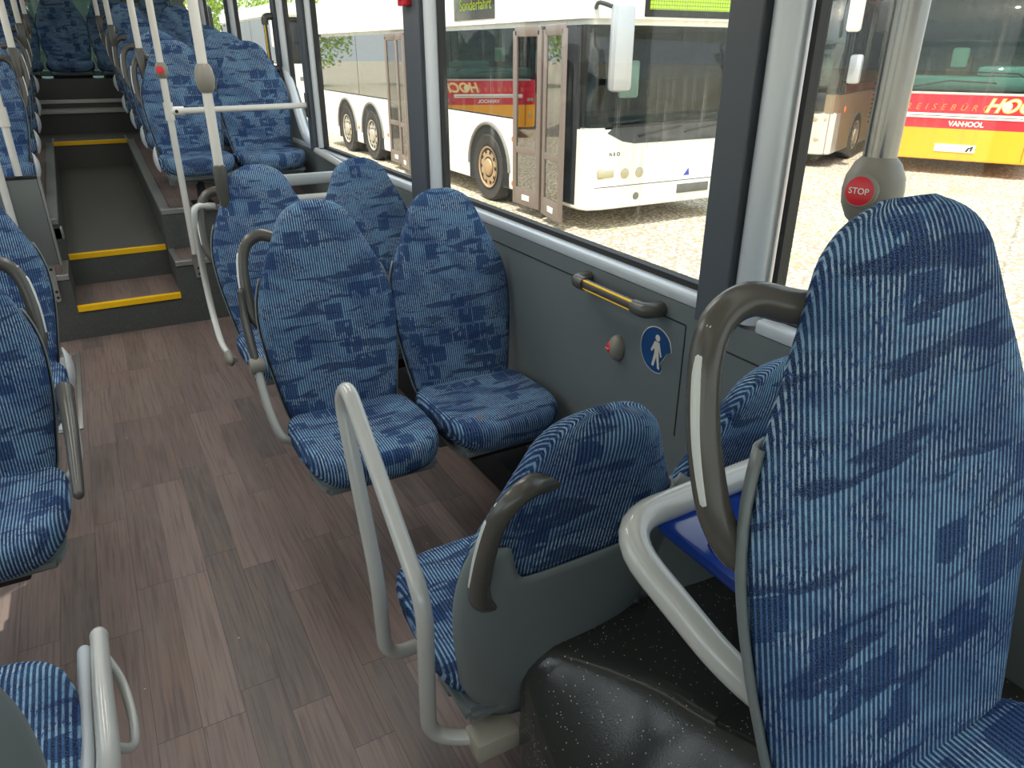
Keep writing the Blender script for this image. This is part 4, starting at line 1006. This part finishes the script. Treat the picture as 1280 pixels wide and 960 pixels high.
for x_ in (.72, .88, 1.02): lathe(bm, [(0, .02), (.05, .015), (.065, 0), (.065, -.03)], (x_, -.015+(.03 if x_ > 1 else 0), .88), (0, -1, 0), 16)
lathe(bm, [(0, .02), (.04, .015), (.055, 0), (.055, -.03)], (.95, -.015, .52), (0, -1, 0), 16); finish(bm, 'headlamp', HLAMP, t)
mirror(t, [(1.15, .1, 3.1), (1.35, -.2, 3.15), (1.35, -.28, 2.9)], (1.33, -.30, 2.62), (.24, .16, .62), BWHITE)
mirror(t, [(1.2, .2, 1.5), (1.38, .10, 1.55), (1.40, .06, 1.6)], (1.40, .05, 1.72), (.22, .14, .48), CHROME)
wheel(t, 1.205, 1.9, .46, RIMG, 1)
bm = bmesh.new()
for k in range(12): box(bm, 1.20, 1.208, 3.0, 3.5, .62+k*.09, .65+k*.09)
finish(bm, 'side_louvres', GROOVE, t, smooth=False)
bm = bmesh.new(); sphere(bm, (1.2, .75, 1.0), .06, .4, 1, 1); finish(bm, 'side_marker', AMBER, t)
# --- red bus further back
t = thing('coach', 'distant red coach behind the silver one, beside the steel pole', 'coach', (22.5, 17.2, GZ), yaw_facing(-.85, -.53), None)
bus_body(t, 1.25, 9.0, .27, 1.30, 2.9, 3.35, CRED, CRED, BDARK, [(.3, 4.0), (4.05, 8.8)], nose=.14)
wheel(t, 1.25, 2.2, .46, RIMG, 1)
# --- white bus far behind
t = thing('city_bus', 'white bus far behind with pale windscreen, seen beside the raised row windows', 'bus', (7.2, 25.5, GZ), 0, None)
bus_body(t, 1.25, 10.0, .27, 1.62, 2.95, 3.35, BWHITE, BWHITE, BDARK, [(.3, 4.0), (4.05, 9.8)], nose=.14)
mirror(t, [(-1.2, .1, 3.05), (-1.4, -.2, 3.1), (-1.42, -.25, 2.9)], (-1.42, -.28, 2.45), (.20, .14, .75), BWHITE)
bm = bmesh.new(); box(bm, -.7, -.2, -.02, .0, 1.10, 1.22, .01); finish(bm, 'front_badge', plain('badge_grey', srgb(120, 125, 122), .5), t)
# --- trees
LEAF = plain('leaves_sunlit', srgb(150, 176, 78), .8, bump=.4, bscale=3, var=.45)
BARK = plain('bark', srgb(90, 74, 58), .9)
def tree(label, x, y, h, r, seed):
    rnd = random.Random(seed); t = thing('broadleaf_tree', label, 'tree', (x, y, GZ), 0, 'trees around the bus yard')
    bm = bmesh.new(); tube(bm, [(0, 0, 0), (.1, 0, h*.45), (0, .1, h*.8)], [.22, .16, .05], 10); finish(bm, 'trunk', BARK, t)
    bm = bmesh.new()
    for k in range(5200):
        a = rnd.uniform(0, 2*PI); b = math.acos(rnd.uniform(-1, 1)); q = r*rnd.uniform(.55, 1.0)*(1+.18*math.sin(3*a)+.12*math.cos(5*b))
        c = Vector((q*math.sin(b)*math.cos(a), q*math.sin(b)*math.sin(a), h*.62+q*.85*math.cos(b)))
        n_ = Vector((rnd.gauss(0, 1), rnd.gauss(0, 1), rnd.gauss(0, 1)+.5)).normalized(); u_ = n_.orthogonal().normalized(); v_ = n_.cross(u_); s_ = rnd.uniform(.045, .10)*r/2
        bm.faces.new([bm.verts.new(c+u_*s_), bm.verts.new(c+v_*s_*.6), bm.verts.new(c-u_*s_), bm.verts.new(c-v_*s_*.6)])
    finish(bm, 'crown', LEAF, t, smooth=False)
for i, (x, y, h, r) in enumerate(((15, 60, 7.5, 3.4), (-2.6, 47, 7.2, 3.6), (6.2, 48, 7.4, 3.2), (37, 31, 5.2, 2.8), (44, 31, 5.6, 3.0), (49, 23, 6.2, 3.2), (-13, 46, 7, 3.6))):
    tree('sunlit green tree beyond the parked buses', x, y, h, r, i)
